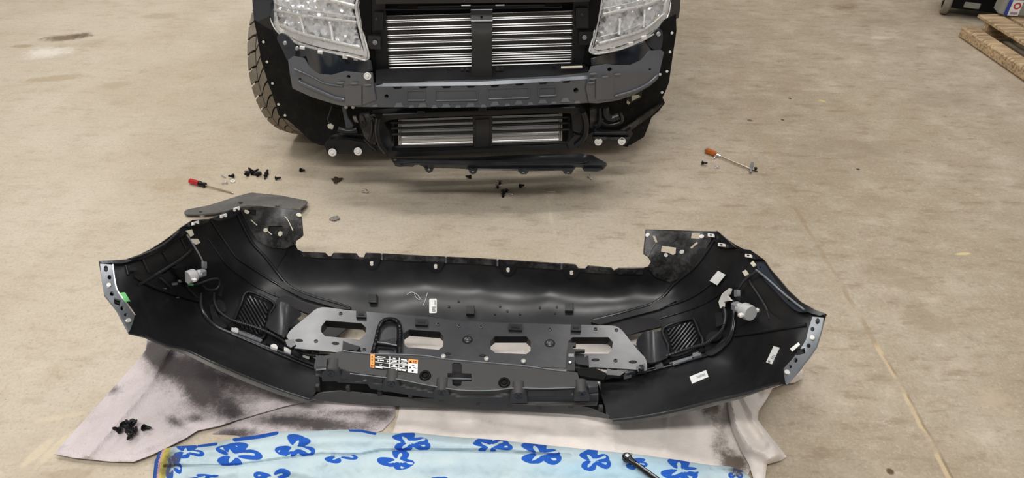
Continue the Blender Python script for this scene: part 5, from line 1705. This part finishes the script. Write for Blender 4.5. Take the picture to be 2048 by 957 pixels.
# pale centre-right towel
tw3 = [(806, 640), (806, 720), (801, 800), (797, 830), (785, 868), (782, 880), (900, 905), (1150, 940), (1330, 985), (1480, 985), (1505, 930), (1490, 880), (1470, 830), (1440, 770), (1340, 720), (1280, 668), (1000, 650)]
cloth('towel', tw3, [([(795, 810), (790, 850), (784, 880)], 5, .006), ([(1225, 830), (1228, 900)], 4, .004), ([(1335, 815), (1330, 900)], 4, .004), ([(1410, 810), (1425, 860), (1440, 940)], 7, .006), ([(910, 830), (1000, 850), (1090, 870)], 10, .004)], M['whitecloth'],
      'pinkish white towel spread flat under the middle and right of the bumper cover',
      blobs([(1420, 810, 28, 26, .2, .85), (1440, 880, 26, 60, -.2, .6), (1475, 930, 30, 25, 0, 1.0), (1375, 812, 40, 10, -.1, .4), (1270, 833, 60, 6, -.1, .15), (1000, 850, 60, 12, .2, .25), (900, 840, 70, 10, 0, .2)]), base=.007, seed=5, rough=.002)
# rumpled white towel at the right
tw4 = [(1455, 815), (1452, 790), (1500, 770), (1560, 745), (1596, 732), (1606, 742), (1604, 758), (1590, 766), (1566, 770), (1545, 778), (1534, 798), (1518, 822), (1515, 840), (1530, 860), (1556, 892), (1573, 914), (1562, 922), (1534, 930), (1530, 960), (1512, 975), (1498, 930), (1480, 898), (1464, 860)]
cloth('towel', tw4, [([(1462, 812), (1475, 850), (1500, 890), (1540, 915)], 16, .045), ([(1486, 790), (1510, 840), (1555, 905)], 12, .03), ([(1530, 775), (1575, 755), (1600, 742)], 12, .03), ([(1505, 900), (1530, 905), (1545, 890)], 8, .012)], M['whitecloth'],
      'bunched up white towel with thick folds at the right end of the bumper cover',
      blobs([(1480, 810, 22, 18, .6, .25), (1505, 905, 24, 10, .3, .22)]), base=.024, seed=8, edge_r=9, rough=.006, step=4, lie=.018)

# blue patterned towel: print stored as signed distance, sharpened in the material
def pattern_mat():
    m, nt, b = new_mat('blue_patterned_terry')
    g = NG(nt)
    tc = g.N.new('ShaderNodeTexCoord')
    pos = tc.outputs['Object']
    nf = g.noise(pos, 420, 3, .7)
    nb = g.noise(pos, 10, 5, .6)
    nm = g.noise(pos, 60, 4, .6)
    col = g.mix(g.ramp(nb, .35, .65), srgb(198, 214, 218), srgb(186, 206, 214))
    col = g.mix(g.math('MULTIPLY', g.ramp(g.attr('cyan'), .2, .8), .7), col, srgb(166, 202, 222))
    pr_ = g.math('ADD', g.attr('print'), g.math('MULTIPLY', g.math('SUBTRACT', nf, .5), .18))
    col = g.mix(g.ramp(pr_, -.04, .04), col, srgb(42, 92, 184))
    bd = g.attr('band')
    col = g.mix(g.ramp(bd, .5, .6), col, srgb(206, 192, 96))
    col = g.mix(g.ramp(bd, 1.5, 1.6), col, srgb(206, 160, 176))
    col = g.mix(g.ramp(bd, 2.5, 2.6), col, srgb(52, 88, 160))
    k = g.math('ADD', g.attr('dirt'), g.math('ADD', g.math('MULTIPLY', g.math('SUBTRACT', nm, .5), .8), g.math('MULTIPLY', g.math('SUBTRACT', nb, .5), .9)))
    col = g.mix(g.math('MULTIPLY', g.ramp(k, .2, .95), .8), col, srgb(84, 76, 58))
    col = g.mix(g.math('MULTIPLY', g.ramp(nf, .58, .78), .25), col, srgb(120, 140, 150))
    g.L.new(col, b.inputs['Base Color'])
    setin(b, Roughness=.95)
    b.inputs['Specular IOR Level'].default_value = .1
    bp = g.N.new('ShaderNodeBump')
    bp.inputs['Strength'].default_value = .5
    bp.inputs['Distance'].default_value = .003
    g.L.new(g.math('ADD', nf, nm), bp.inputs['Height'])
    g.L.new(bp.outputs['Normal'], b.inputs['Normal'])
    return m


M['pattern'] = pattern_mat()
FOLD = [(330, 934), (470, 932), (600, 914), (640, 910), (720, 911), (760, 903), (850, 901), (1000, 904), (1080, 909), (1140, 911)]


def lobes(uv, u, v, su, sv, rot, n, ph, cut_below=None, cut_above=None):
    """flower of fat rounded petals with pale veins and gaps; positive inside the print"""
    x, y = (uv[:, 0] - u) / su, (uv[:, 1] - v) / sv
    c, s = math.cos(rot), math.sin(rot)
    x, y = x * c + y * s, -x * s + y * c
    best = np.full(len(uv), -9.0)
    for k in range(n):
        a = ph + 2 * math.pi * k / n + .25 * math.sin(k * 2.3 + ph)
        ln3 = .92 + .16 * math.sin(k * 1.7 + ph * 3)
        ca, sa = math.cos(a), math.sin(a)
        px, py = x * ca + y * sa, -x * sa + y * ca
        bend = py - .16 * np.sin(px * 3.0) * (1 if k % 2 else -1)
        body = 1 - np.sqrt(((px - .58 * ln3) / (.44 * ln3)) ** 2 + (bend / .40) ** 2)
        vein = np.sqrt(np.maximum(np.abs(px - .34) - .34, 0) ** 2 + (bend + .04) ** 2) / .10 - 1
        best = np.maximum(best, np.minimum(body, vein * .35))
    if cut_below is not None:
        best = np.minimum(best, (np.interp(uv[:, 0], *cut_below) - uv[:, 1]) / 12)
    if cut_above is not None:
        best = np.minimum(best, (uv[:, 1] - np.interp(uv[:, 0], *cut_above)) / 12)
    return best


fx = ([p[0] for p in FOLD], [p[1] for p in FOLD])


def print_fn(uv):
    out = np.full(len(uv), -9.0)
    for a in ((466, 912, 56, 25, -.25, 5, .3, fx, None), (590, 896, 46, 25, -.3, 5, .9, fx, None), (676, 914, 40, 13, .1, 5, .2, None, fx), (548, 955, 42, 18, 0, 5, 1.2, None, None), (818, 886, 46, 20, .1, 6, .5, fx, None),
              (796, 922, 42, 21, .2, 6, 1.1, None, fx), (980, 893, 46, 17, .1, 6, .2, fx, None), (1080, 909, 50, 25, -.1, 6, .8, None, None), (1186, 922, 38, 22, .15, 6, .4, None, None), (1361, 942, 46, 24, .05, 6, .9, None, None),
              (1270, 928, 26, 12, .2, 5, .2, None, None), (405, 957, 40, 8, 0, 5, .6, None, None), (875, 964, 28, 10, 0, 5, .3, None, None), (372, 905, 36, 15, -.3, 5, .6, None, None), (345, 935, 20, 26, .3, 5, .1, None, None), (1470, 948, 18, 12, .2, 5, .5, None, None)):
        out = np.maximum(out, lobes(uv, *a))
    out = np.maximum(out, (5 - seg_dist(uv, [(470, 879), (520, 873), (552, 866)])) / 10)
    out = np.maximum(out, (3 - seg_dist(uv, [(398, 893), (432, 889)])) / 10)
    out = np.maximum(out, (3 - seg_dist(uv, [(700, 861), (722, 862), (750, 868)])) / 10)
    return out


def band_fn(uv):
    d = (uv[:, 0] - np.interp(uv[:, 1], [890, 925, 960, 1010], [318, 308, 304, 300]))
    return np.where(d < 9, 3.0, np.where(d < 13, 2.0, np.where(d < 26, 1.0, 0.0)))


BT = [(306, 955), (309, 925), (316, 908), (330, 898), (355, 893), (395, 891), (432, 886), (470, 877), (520, 870), (552, 864), (600, 863), (640, 862), (690, 860), (722, 860), (752, 866), (785, 867), (830, 866), (900, 874), (1000, 881), (1100, 892), (1200, 902), (1280, 910), (1350, 920), (1420, 931), (1460, 934), (1490, 944), (1502, 958), (1504, 1000), (300, 1010)]
cloth('towel', BT, [(FOLD, 3, -.012), ([(330, 905), (480, 895), (640, 880), (800, 880), (950, 888), (1100, 898)], 16, .02), ([(400, 950), (600, 935), (800, 925), (1100, 930), (1400, 955)], 22, .016), ([(560, 940), (640, 955)], 10, .008), ([(380, 955), (470, 945)], 8, .008)], M['pattern'],
      'pale blue towel with dark blue flower print folded in the foreground', blobs([(345, 915, 20, 22, 0, .8), (330, 945, 16, 20, 0, .8), (1475, 945, 20, 12, 0, .8), (640, 935, 20, 14, 0, .35), (700, 890, 60, 10, 0, .12), (1120, 925, 14, 5, 0, .4), (400, 925, 50, 10, 0, .25), (1430, 938, 40, 6, 0, .35)]),
      base=.036, lie=.020, thick=.006, step=2.6, edge_r=14, seed=11, rough=.006, extra={'print': print_fn, 'cyan': blobs([(1250, 940, 200, 30, 0, 1.0), (850, 940, 120, 20, 0, .4)]), 'band': band_fn})

# ------------------------------------------------------------------ loose rubber flap behind the bumper
FLAP = curve([(368, 426), (376, 419), (420, 410), (470, 394), (500, 386), (510, 386)], 4) + [(560, 391), (612, 401), (615, 404), (613, 408), (602, 416), (601, 419), (585, 417), (578, 419), (560, 417), (548, 417), (522, 412), (495, 411), (470, 415), (456, 421), (430, 426), (400, 429), (372, 429)]
flap_d = lambda uv: np.clip((uv[:, 1] - np.interp(uv[:, 0], [368, 500, 615], [424, 387, 402])) / 26, 0, 1)
fp = sheet('rubber_flap', [tuple(q) for q in FLAP], lambda uv: on_height(uv, .012 + .02 * flap_d(uv) + .012 * np.clip((uv[:, 0] - 420) / 190, 0, 1)), M['rubber'], None, step=4, thick=.006, holes=[circle(401, 424, 4, 1.8), circle(481, 406, 5.4, 2.2), circle(555, 413, 6, 2)])
tag(fp, 'dusty grey rubber flap lying on the floor behind the left corner of the bumper cover', 'rubber flap')

# ------------------------------------------------------------------ loose fasteners
def local_root(name, label, category, group=None):
    return thing(name, (0, 0, 0), label, category, group)


def make_clip(mat=None, big=1.0, label='', group=None):
    mt = mat or M['ink']
    r = local_root('push_clip', label, 'clip', group)
    v, f = lathe([(.0095 * big, 0), (.0105 * big, .0012), (.0100 * big, .0028), (.006 * big, .004)], (0, 0, 0), (1, 0, 0), 16)
    put('head', v, f, mt, r, True, 40)
    v1, f1 = lathe([(.0042 * big, -.001), (.0040 * big, -.008), (.0058 * big, -.010), (.0052 * big, -.018), (.0015 * big, -.024)], (0, 0, 0), (1, 0, 0), 8)
    sh = put('shank', v1, f1, mt, r, True, 40)
    v2, f2 = lathe([(.0075 * big, -.0045), (.0078 * big, -.0055), (.0050 * big, -.0065)], (0, 0, 0), (1, 0, 0), 14)
    put('collar', v2, f2, mt, r, True, 40)
    return r


def place(o, u, v, yaw, tilt=0.0, lift=.009, roll=0.0):
    p = P(u, v, lift)
    o.location = p.tolist()
    o.rotation_euler = (roll, tilt, yaw)
    return o


CLIP0 = make_clip(label='black plastic push clip', group='push clips')
used = [False]


def clip(u, v, yaw, tilt, label, group, lift=.009):
    o = CLIP0 if not used[0] else copy_thing(CLIP0)
    used[0] = True
    o['label'] = label
    o['group'] = group
    return place(o, u, v, yaw, tilt, lift)


heap = 'black plastic push clip in the tight heap on the stained towel'
for u, v, yw, ti, lf in ((247, 850, 2.4, .2, .024), (254, 846, .5, -.3, .026), (262, 853, 3.9, .5, .03), (257, 862, 5.2, .2, .026), (266, 866, 1.0, -.4, .03), (260, 871, 4.2, .3, .024), (271, 860, .2, .0, .03), (264, 845, 2.0, .9, .028)):
    clip(u, v, yw, ti, heap, 'clips heaped on the towel', lf + .010)
clip(239, 861, .6, 1.0, 'single black push clip on the stained towel, leftmost beside the heap', 'clips on the towel', .032)
clip(288, 856, 3.0, .1, 'single black push clip on the stained towel, just right of the heap', 'clips on the towel', .032)
fl_heap = 'black push clip in the cluster on the floor right of the red screwdriver'
for u, v, yw, ti in ((495, 349, 1.2, .6), (499, 344, .3, .2), (505, 347, 2.8, -.3), (502, 342, 5.5, .4), (509, 344, 4.0, .2), (516, 350, 5.6, .2), (519, 347, 2.2, .5), (531, 352, 1.6, -.5), (533, 347, 4.6, .4)):
    clip(u, v, yw, ti, fl_heap, 'clips in the cluster by the screwdriver')
clip(552, 357, 3.3, .1, 'lone black push clip lying just right of the clip cluster', 'single clips on the floor')
clip(602, 340.5, 2.8, .2, 'lone small black push clip on the floor left of the dry leaf', 'single clips on the floor')
clip(940, 354, .4, .4, 'black push clip in the shadow below the splash shield', 'single clips on the floor')
clip(1041, 372, 2.6, .5, 'lone black push clip right of the open-ring clips', 'single clips on the floor')
for u, v, yw, ti, lb_ in ((995, 371, 1.6, -1.0, 'black push clip standing on its head, front one of the pair'), (1000, 363, 1.4, -1.0, 'black push clip standing on its head, rear one of the pair'), (1006, 381, 1.9, -1.0, 'black push clip at the left of the three below the pair'),
                          (1014, 380, .9, -.8, 'black push clip at the right of the three below the pair'), (1006, 389, 1.5, -1.1, 'black push clip nearest the bumper cover under the clip trio')):
    clip(u, v, yw, ti, lb_, 'upright clips in the middle of the floor', .011)
clip(466, 352, .8, .4, 'black push clip behind the white washer near the red screwdriver', 'single clips on the floor')


def make_bolt(label, s=1.0, mat=None, length=.022):
    r = local_root('bolt', label, 'bolt', 'loose metal bolts on the floor')
    v, f = lathe([(.0095 * s, 0), (.0095 * s, .002 * s), (.007 * s, .003 * s)], (0, 0, 0), (1, 0, 0), 18)
    put('flange', v, f, mat or M['steel'], r, True, 30)
    v, f = lathe([(.0062 * s, .002 * s), (.0062 * s, .007 * s), (.005 * s, .008 * s)], (0, 0, 0), (1, 0, 0), 6)
    put('hex_head', v, f, mat or M['steel'], r, True, 30)
    v, f = lathe([(.0036 * s, 0), (.0036 * s, -length * .9 * s), (.0026 * s, -length * s)], (0, 0, 0), (1, 0, 0), 10)
    put('shank', v, f, mat or M['steel'], r, True, 30)
    return r


place(make_bolt('silver flanged bolt on the floor below the dry leaf', 1.15, M['silver'], .018), 732, 383, -.1, -.2, .010)
place(make_bolt('silver flanged bolt under the right end of the splash shield', 1.05, M['steel']), 1178, 353, 2.1, -.2, .010)
place(make_bolt('silver bolt touching the handle of the amber tool', .8, M['silver'], .016), 1431, 314, .8, -.2, .008)
place(make_bolt('silver bolt in the small pile left of the flat washer', 1.0, M['silver'], .02), 1410, 328, -.4, -.6, .011)
place(make_bolt('thin silver bolt beside the white washer near the red screwdriver', .75, M['steel'], .026), 452, 365, .4, -.1, .008)
clip(1405, 326, 2.7, .2, 'black clip in the small pile of fasteners left of the flat washer', 'single clips on the floor', .014)


def make_washer(label, u, v, ro, ri, lift=.001, tilt=0.0, mat=None):
    vv, ff = lathe([(ri, 0), (ro, 0), (ro, .0025), (ri + .003, .0032), (ri, .0025), (ri, 0)], (0, 0, 0), (0, 0, 1), 24, cap=False)
    o = put('washer', vv, ff, mat or M['silver'], None, True, 35, base=(0, 0, 0))
    place(o, u, v, 0, tilt, lift)
    return tag(o, label, 'washer', 'loose washers on the floor')


make_washer('flat silver washer on the floor below the amber tool', 1433.5, 335, .0115, .0045)
make_washer('white round washer near the tip of the red screwdriver', 465.5, 363, .0115, .005, .003, .2, M['white'])


def pin(label, u0, v0, u1, v1, mat):
    a, b2 = P(u0, v0, .004), P(u1, v1, .004)
    v, f = tube_data([a, a + (b2 - a) * .3, a + (b2 - a) * .6, b2 - (b2 - a) * .08, b2], [.0012, .0032, .0042, .0042, .0025], 10)
    o = put('pin', v, f, mat, None, True, 40)
    return tag(o, label, 'pin', 'tapered pins on the floor')


pin('tapered pale pin lying alone on the floor', 1093, 384, 1111, 384, M['cream'])
pin('tapered metal pin lying against the black clips', 1011, 386, 1027, 389.5, M['steel'])
spring = P(443, 352, .004)
hx = [spring + np.array([.00035 * k, .004 * math.sin(k * .9) - .0002 * k, .0035 + .003 * math.cos(k * .9)]) for k in range(70)]
v, f = tube_data(hx, .0007, 5)
tag(put('spring', v, f, M['steel'], None), 'thin coiled wire spring left of the white washer', 'spring')

# ------------------------------------------------------------------ hand tools
a, b2 = P(379, 362, .013), P(467, 386.5, .006)
d = (b2 - a)
Lt = np.linalg.norm(d)
sd = thing('screwdriver', P(379, 362, 0), 'screwdriver with red and black handle lying beside the clip cluster', 'screwdriver')
v, f = lathe([(.006, 0), (.0125, .004), (.0135, .02), (.012, .05), (.0125, .055)], a, d, 6)
put('handle', v, f, M['red'], sd, True, 20)
v, f = lathe([(.0125, .055), (.0135, .060), (.0095, .072), (.0125, .086), (.0120, .09), (.006, .092)], a, d, 12)
put('grip_collar', v, f, M['darksteel'], sd, True, 30)
v, f = lathe([(.0034, .09), (.0034, Lt - .014), (.0046, Lt - .006), (.0012, Lt)], a, d, 10)
put('blade_shaft', v, f, M['brass'], sd, True, 30)

a, b2 = P(1411, 300, .014), P(1513, 343, .010)
d = (b2 - a)
Lt = np.linalg.norm(d)
dn = d / Lt
tt = thing('hand_tool', P(1411, 300, 0), 'amber handled tool with a steel rod and crossbar, lying right of the car', 'hand tool')
v, f = lathe([(.0135, .006), (.0145, .012), (.0142, .045), (.010, .056), (.011, .064)], a, d, 8)
put('handle', v, f, M['amber'], tt, True, 20)
v, f = lathe([(.008, 0), (.0125, .001), (.0135, .008), (.013, .010)], a, d, 8)
put('end_cap', v, f, M['silver'], tt, True, 20)
v, f = lathe([(.0075, .062), (.0075, .082), (.006, .085)], a, d, 12)
put('ferrule', v, f, M['silver'], tt, True, 30)
v, f = lathe([(.0045, .08), (.0045, Lt - .03)], a, d, 10)
put('rod', v, f, M['brass'], tt, True, 30)
sdv = np.cross(dn, [0, 0, 1.0])
sdv /= np.linalg.norm(sdv)
c1, c2 = P(1505, 325, .010), P(1501, 345, .010)
v, f = tube_data([c1, c1 + (c2 - c1) * .06, c1 + (c2 - c1) * .94, c2], [.004, .0058, .0058, .004], 12)
put('crossbar', v, f, M['connector'], tt, True, 40)
v, f = lathe([(.006, 0), (.0075, .002), (.0075, .010), (.004, .012)], P(1509, 337, .010), dn + sdv * -.8, 12)
put('clamp_knob', v, f, M['darksteel'], tt, True, 40)
v, f = tube_data([P(1505, 341, .008), P(1515, 343.5, .006)], .0025, 8)
put('hook', v, f, M['darksteel'], tt)

a, b2 = P(1254, 916, .068), P(1330, 972, .068)
d = b2 - a
dn = d / np.linalg.norm(d)
sdv = np.cross(dn, [0, 0, 1.0])
rt = thing('ratchet', P(1254, 916, .03), 'black chrome ratchet wrench resting on the blue patterned towel', 'ratchet wrench')
v, f = lathe([(.010, -.008), (.0135, -.005), (.0135, .005), (.0105, .009)], a, (0, 0, 1), 24)
hd = put('head', v, f, M['darksteel'], rt, True, 35)
v, f = lathe([(.006, .008), (.006, .011), (.004, .012)], a, (0, 0, 1), 14)
put('cap', v, f, M['steel'], hd)
v, f = tube_data([a + sdv * .0 + dn * .002 + np.array([0, 0, .004]), a - sdv * .016 + dn * .004 + np.array([0, 0, .006])], .0032, 8)
put('lever', v, f, M['steel'], hd)
v, f = tube_data([a + dn * .008, a + dn * .02, a + dn * .035, a + dn * .06, b2, b2 + dn * .06], [.010, .0085, .0075, .0078, .0085, .0095], 14)
put('handle', v, f, M['darksteel'], rt, True, 60)
v, f = tube_data([a + dn * .03 + np.array([0, 0, .0075]), b2 + np.array([0, 0, .0088])], .0012, 6)
put('handle_groove', v, f, M['steel'], rt)

# ------------------------------------------------------------------ small litter
lf = [(662, 357.5), (668, 356.5), (670, 353), (674, 354), (677, 356), (684, 355.5), (687, 357), (682, 359.5), (680, 362), (675, 364), (673, 367), (668, 366.5), (666, 362)]
o = sheet('dry_leaf', lf, lambda uv: on_height(uv, .004 + .004 * np.abs(np.sin(uv[:, 0] * .8))), M['leaf'], None, step=2, thick=.0006)
tag(o, 'crumpled dark brown dry leaf on the floor in front of the car', 'leaf')
crumb = [(658, 438), (662, 435), (668, 433), (674, 431.5), (678, 433), (679, 437), (674, 440), (668, 441), (662, 440)]
M['crumb'] = simple('grey_crumbled_film', (.30, .28, .25), .4, vary=.6, scale=300)
o = sheet('plastic_scrap', crumb, lambda uv: on_height(uv, .004 + .006 * np.abs(np.sin(uv[:, 0] * 1.1 + uv[:, 1]))), M['crumb'], None, step=2, thick=.0006, smooth=False)
tag(o, 'crumpled scrap of clear grey film on the floor right of the rubber flap', 'scrap')

# ------------------------------------------------------------------ pallet, cart and jug at the far right
e0, e1 = P(1914, 73, 0), P(2048, 166, 0)
ed = (e1 - e0) / np.linalg.norm(e1 - e0)
nn = np.array([-ed[1], ed[0], 0])           # points away from the camera
if nn[1] < 0:
    nn = -nn
up = np.array([0, 0, 1.0])
pal = thing('pallet', e0, 'weathered wooden pallet at the right edge of the picture', 'pallet')


def plank(name, s0, s1, w0, w1, z0, z1, parent=pal, bev=.004):
    c = e0 + ed * (s0 + s1) / 2 + nn * (w0 + w1) / 2 + up * (z0 + z1) / 2
    return box(name, c, ed * (s1 - s0) / 2, nn * (w1 - w0) / 2, up * (z1 - z0) / 2, M['wood'], parent, bev)


plank('bottom_board', 0, 1.25, 0, .10, .0, .075, bev=.012)
plank('bottom_board', -.02, 1.22, .55, .65, .0, .02)
plank('bottom_board', -.02, 1.22, 1.05, 1.15, .0, .02)
for s in (.05, .52, 1.05):
    plank('stringer', s, s + .045, .11, 1.15, .02, .12)
for k in range(6):
    plank('deck_board', -.03, 1.24, .10 + k * .185, .10 + k * .185 + .15, .12, .142)

wc = P(1885, 27, 0)
cart = thing('cart', P(1930, 20, 0), 'black wheeled cart with a pneumatic tyre behind the pallet', 'cart')
cx = wc + np.array([.0, 0, .10])
axd = np.array([math.cos(-.45), math.sin(-.45), 0])


def cart_wheel(c, parent):
    v, f = lathe([(.060, -.022), (.085, -.026), (.098, -.016), (.1, 0), (.098, .016), (.085, .026), (.060, .022)], c, axd, 36, cap=False)
    t = put('wheel', v, f, M['wheeltyre'], parent, True, 40)
    v, f = lathe([(.064, -.015), (.05, -.008), (.03, -.008), (.026, -.022), (.012, -.026), (.0001, -.026)], c, axd, 24, cap=False)
    v2, f2 = lathe([(.064, .015), (.02, .012), (.0001, .012)], c, axd, 24, cap=False)
    put('hub', *join((v, f), (v2, f2)), M['matte'], t, True, 30)
    v, f = lathe([(.010, -.026), (.008, -.034), (.0001, -.034)], c, axd, 12, cap=False)
    put('axle_nut', v, f, M['silver'], t)


cart_wheel(cx, cart)
cart_wheel(cx + axd * .50 + np.array([0, .03, 0]), cart)
mid = cx + axd * .25 + np.array([0, .10, .03])
fy = np.array([-axd[1], axd[0], 0])
box('chassis', mid + np.array([0, 0, -.005]), axd * .20, fy * .16, up * .06, M['matte'], cart, .01)
box('chassis', mid + np.array([0, 0, .12]), axd * .24, fy * .20, up * .06, M['gloss'], cart, .01)
tube('axle', [cx + axd * .02, cx + axd * .48], .009, M['gloss'], cart)
tube('tie_rod', [cx + axd * .16 + np.array([0, -.06, -.01]), cx + axd * .32 + np.array([0, -.05, -.02])], .006, M['steel'], cart)
box('step_plate', cx + axd * .13 + np.array([0, -.05, .0]), axd * .05, fy * .03, up * .02, M['can'], cart, .004)

jb = P(2012, 33, .142)
jug = thing('jug', jb, 'grey plastic jug with a blue, red and white label standing on the pallet', 'jug')
jx = np.array([math.cos(-.25), math.sin(-.25), 0])
jy = np.array([-jx[1], jx[0], 0])
jc = jb + jx * .06 + jy * .06
box('body', jc + up * .10, jx * .11, jy * .07, up * .10, M['can'], jug, .018)
v, f = lathe([(.05, .19), (.034, .215), (.024, .22), (.024, .235)], jc, (0, 0, 1), 20)
put('shoulder', v, f, M['can'], jug)
v, f = lathe([(.028, .23), (.028, .255), (.024, .258)], jc, (0, 0, 1), 20)
put('cap', v, f, M['matte'], jug)


def jl(name, x0, x1, z0, z1, mat, off=.0712, parent=None):
    c = jc + jx * (x0 + x1) / 2 - jy * off + up * (z0 + z1) / 2
    return box(name, c, jx * (x1 - x0) / 2, jy * .0007, up * (z1 - z0) / 2, M[mat], parent or jug, 0)


lbl = jl('label', -.085, .0, .012, .11, 'paper')
jl('label_stripe', -.085, -.062, .012, .11, 'blue', .0722, lbl)
jl('label_text', -.05, -.008, .02, .036, 'wine', .0722, lbl)
v, f = lathe([(.012, 0), (.022, 0), (.022, .0008), (.012, .0008), (.012, 0)], jc + jx * -.026 - jy * .0715 + up * .075, -jy, 20, cap=False)
put('label_emblem', v, f, M['redprint'], lbl)
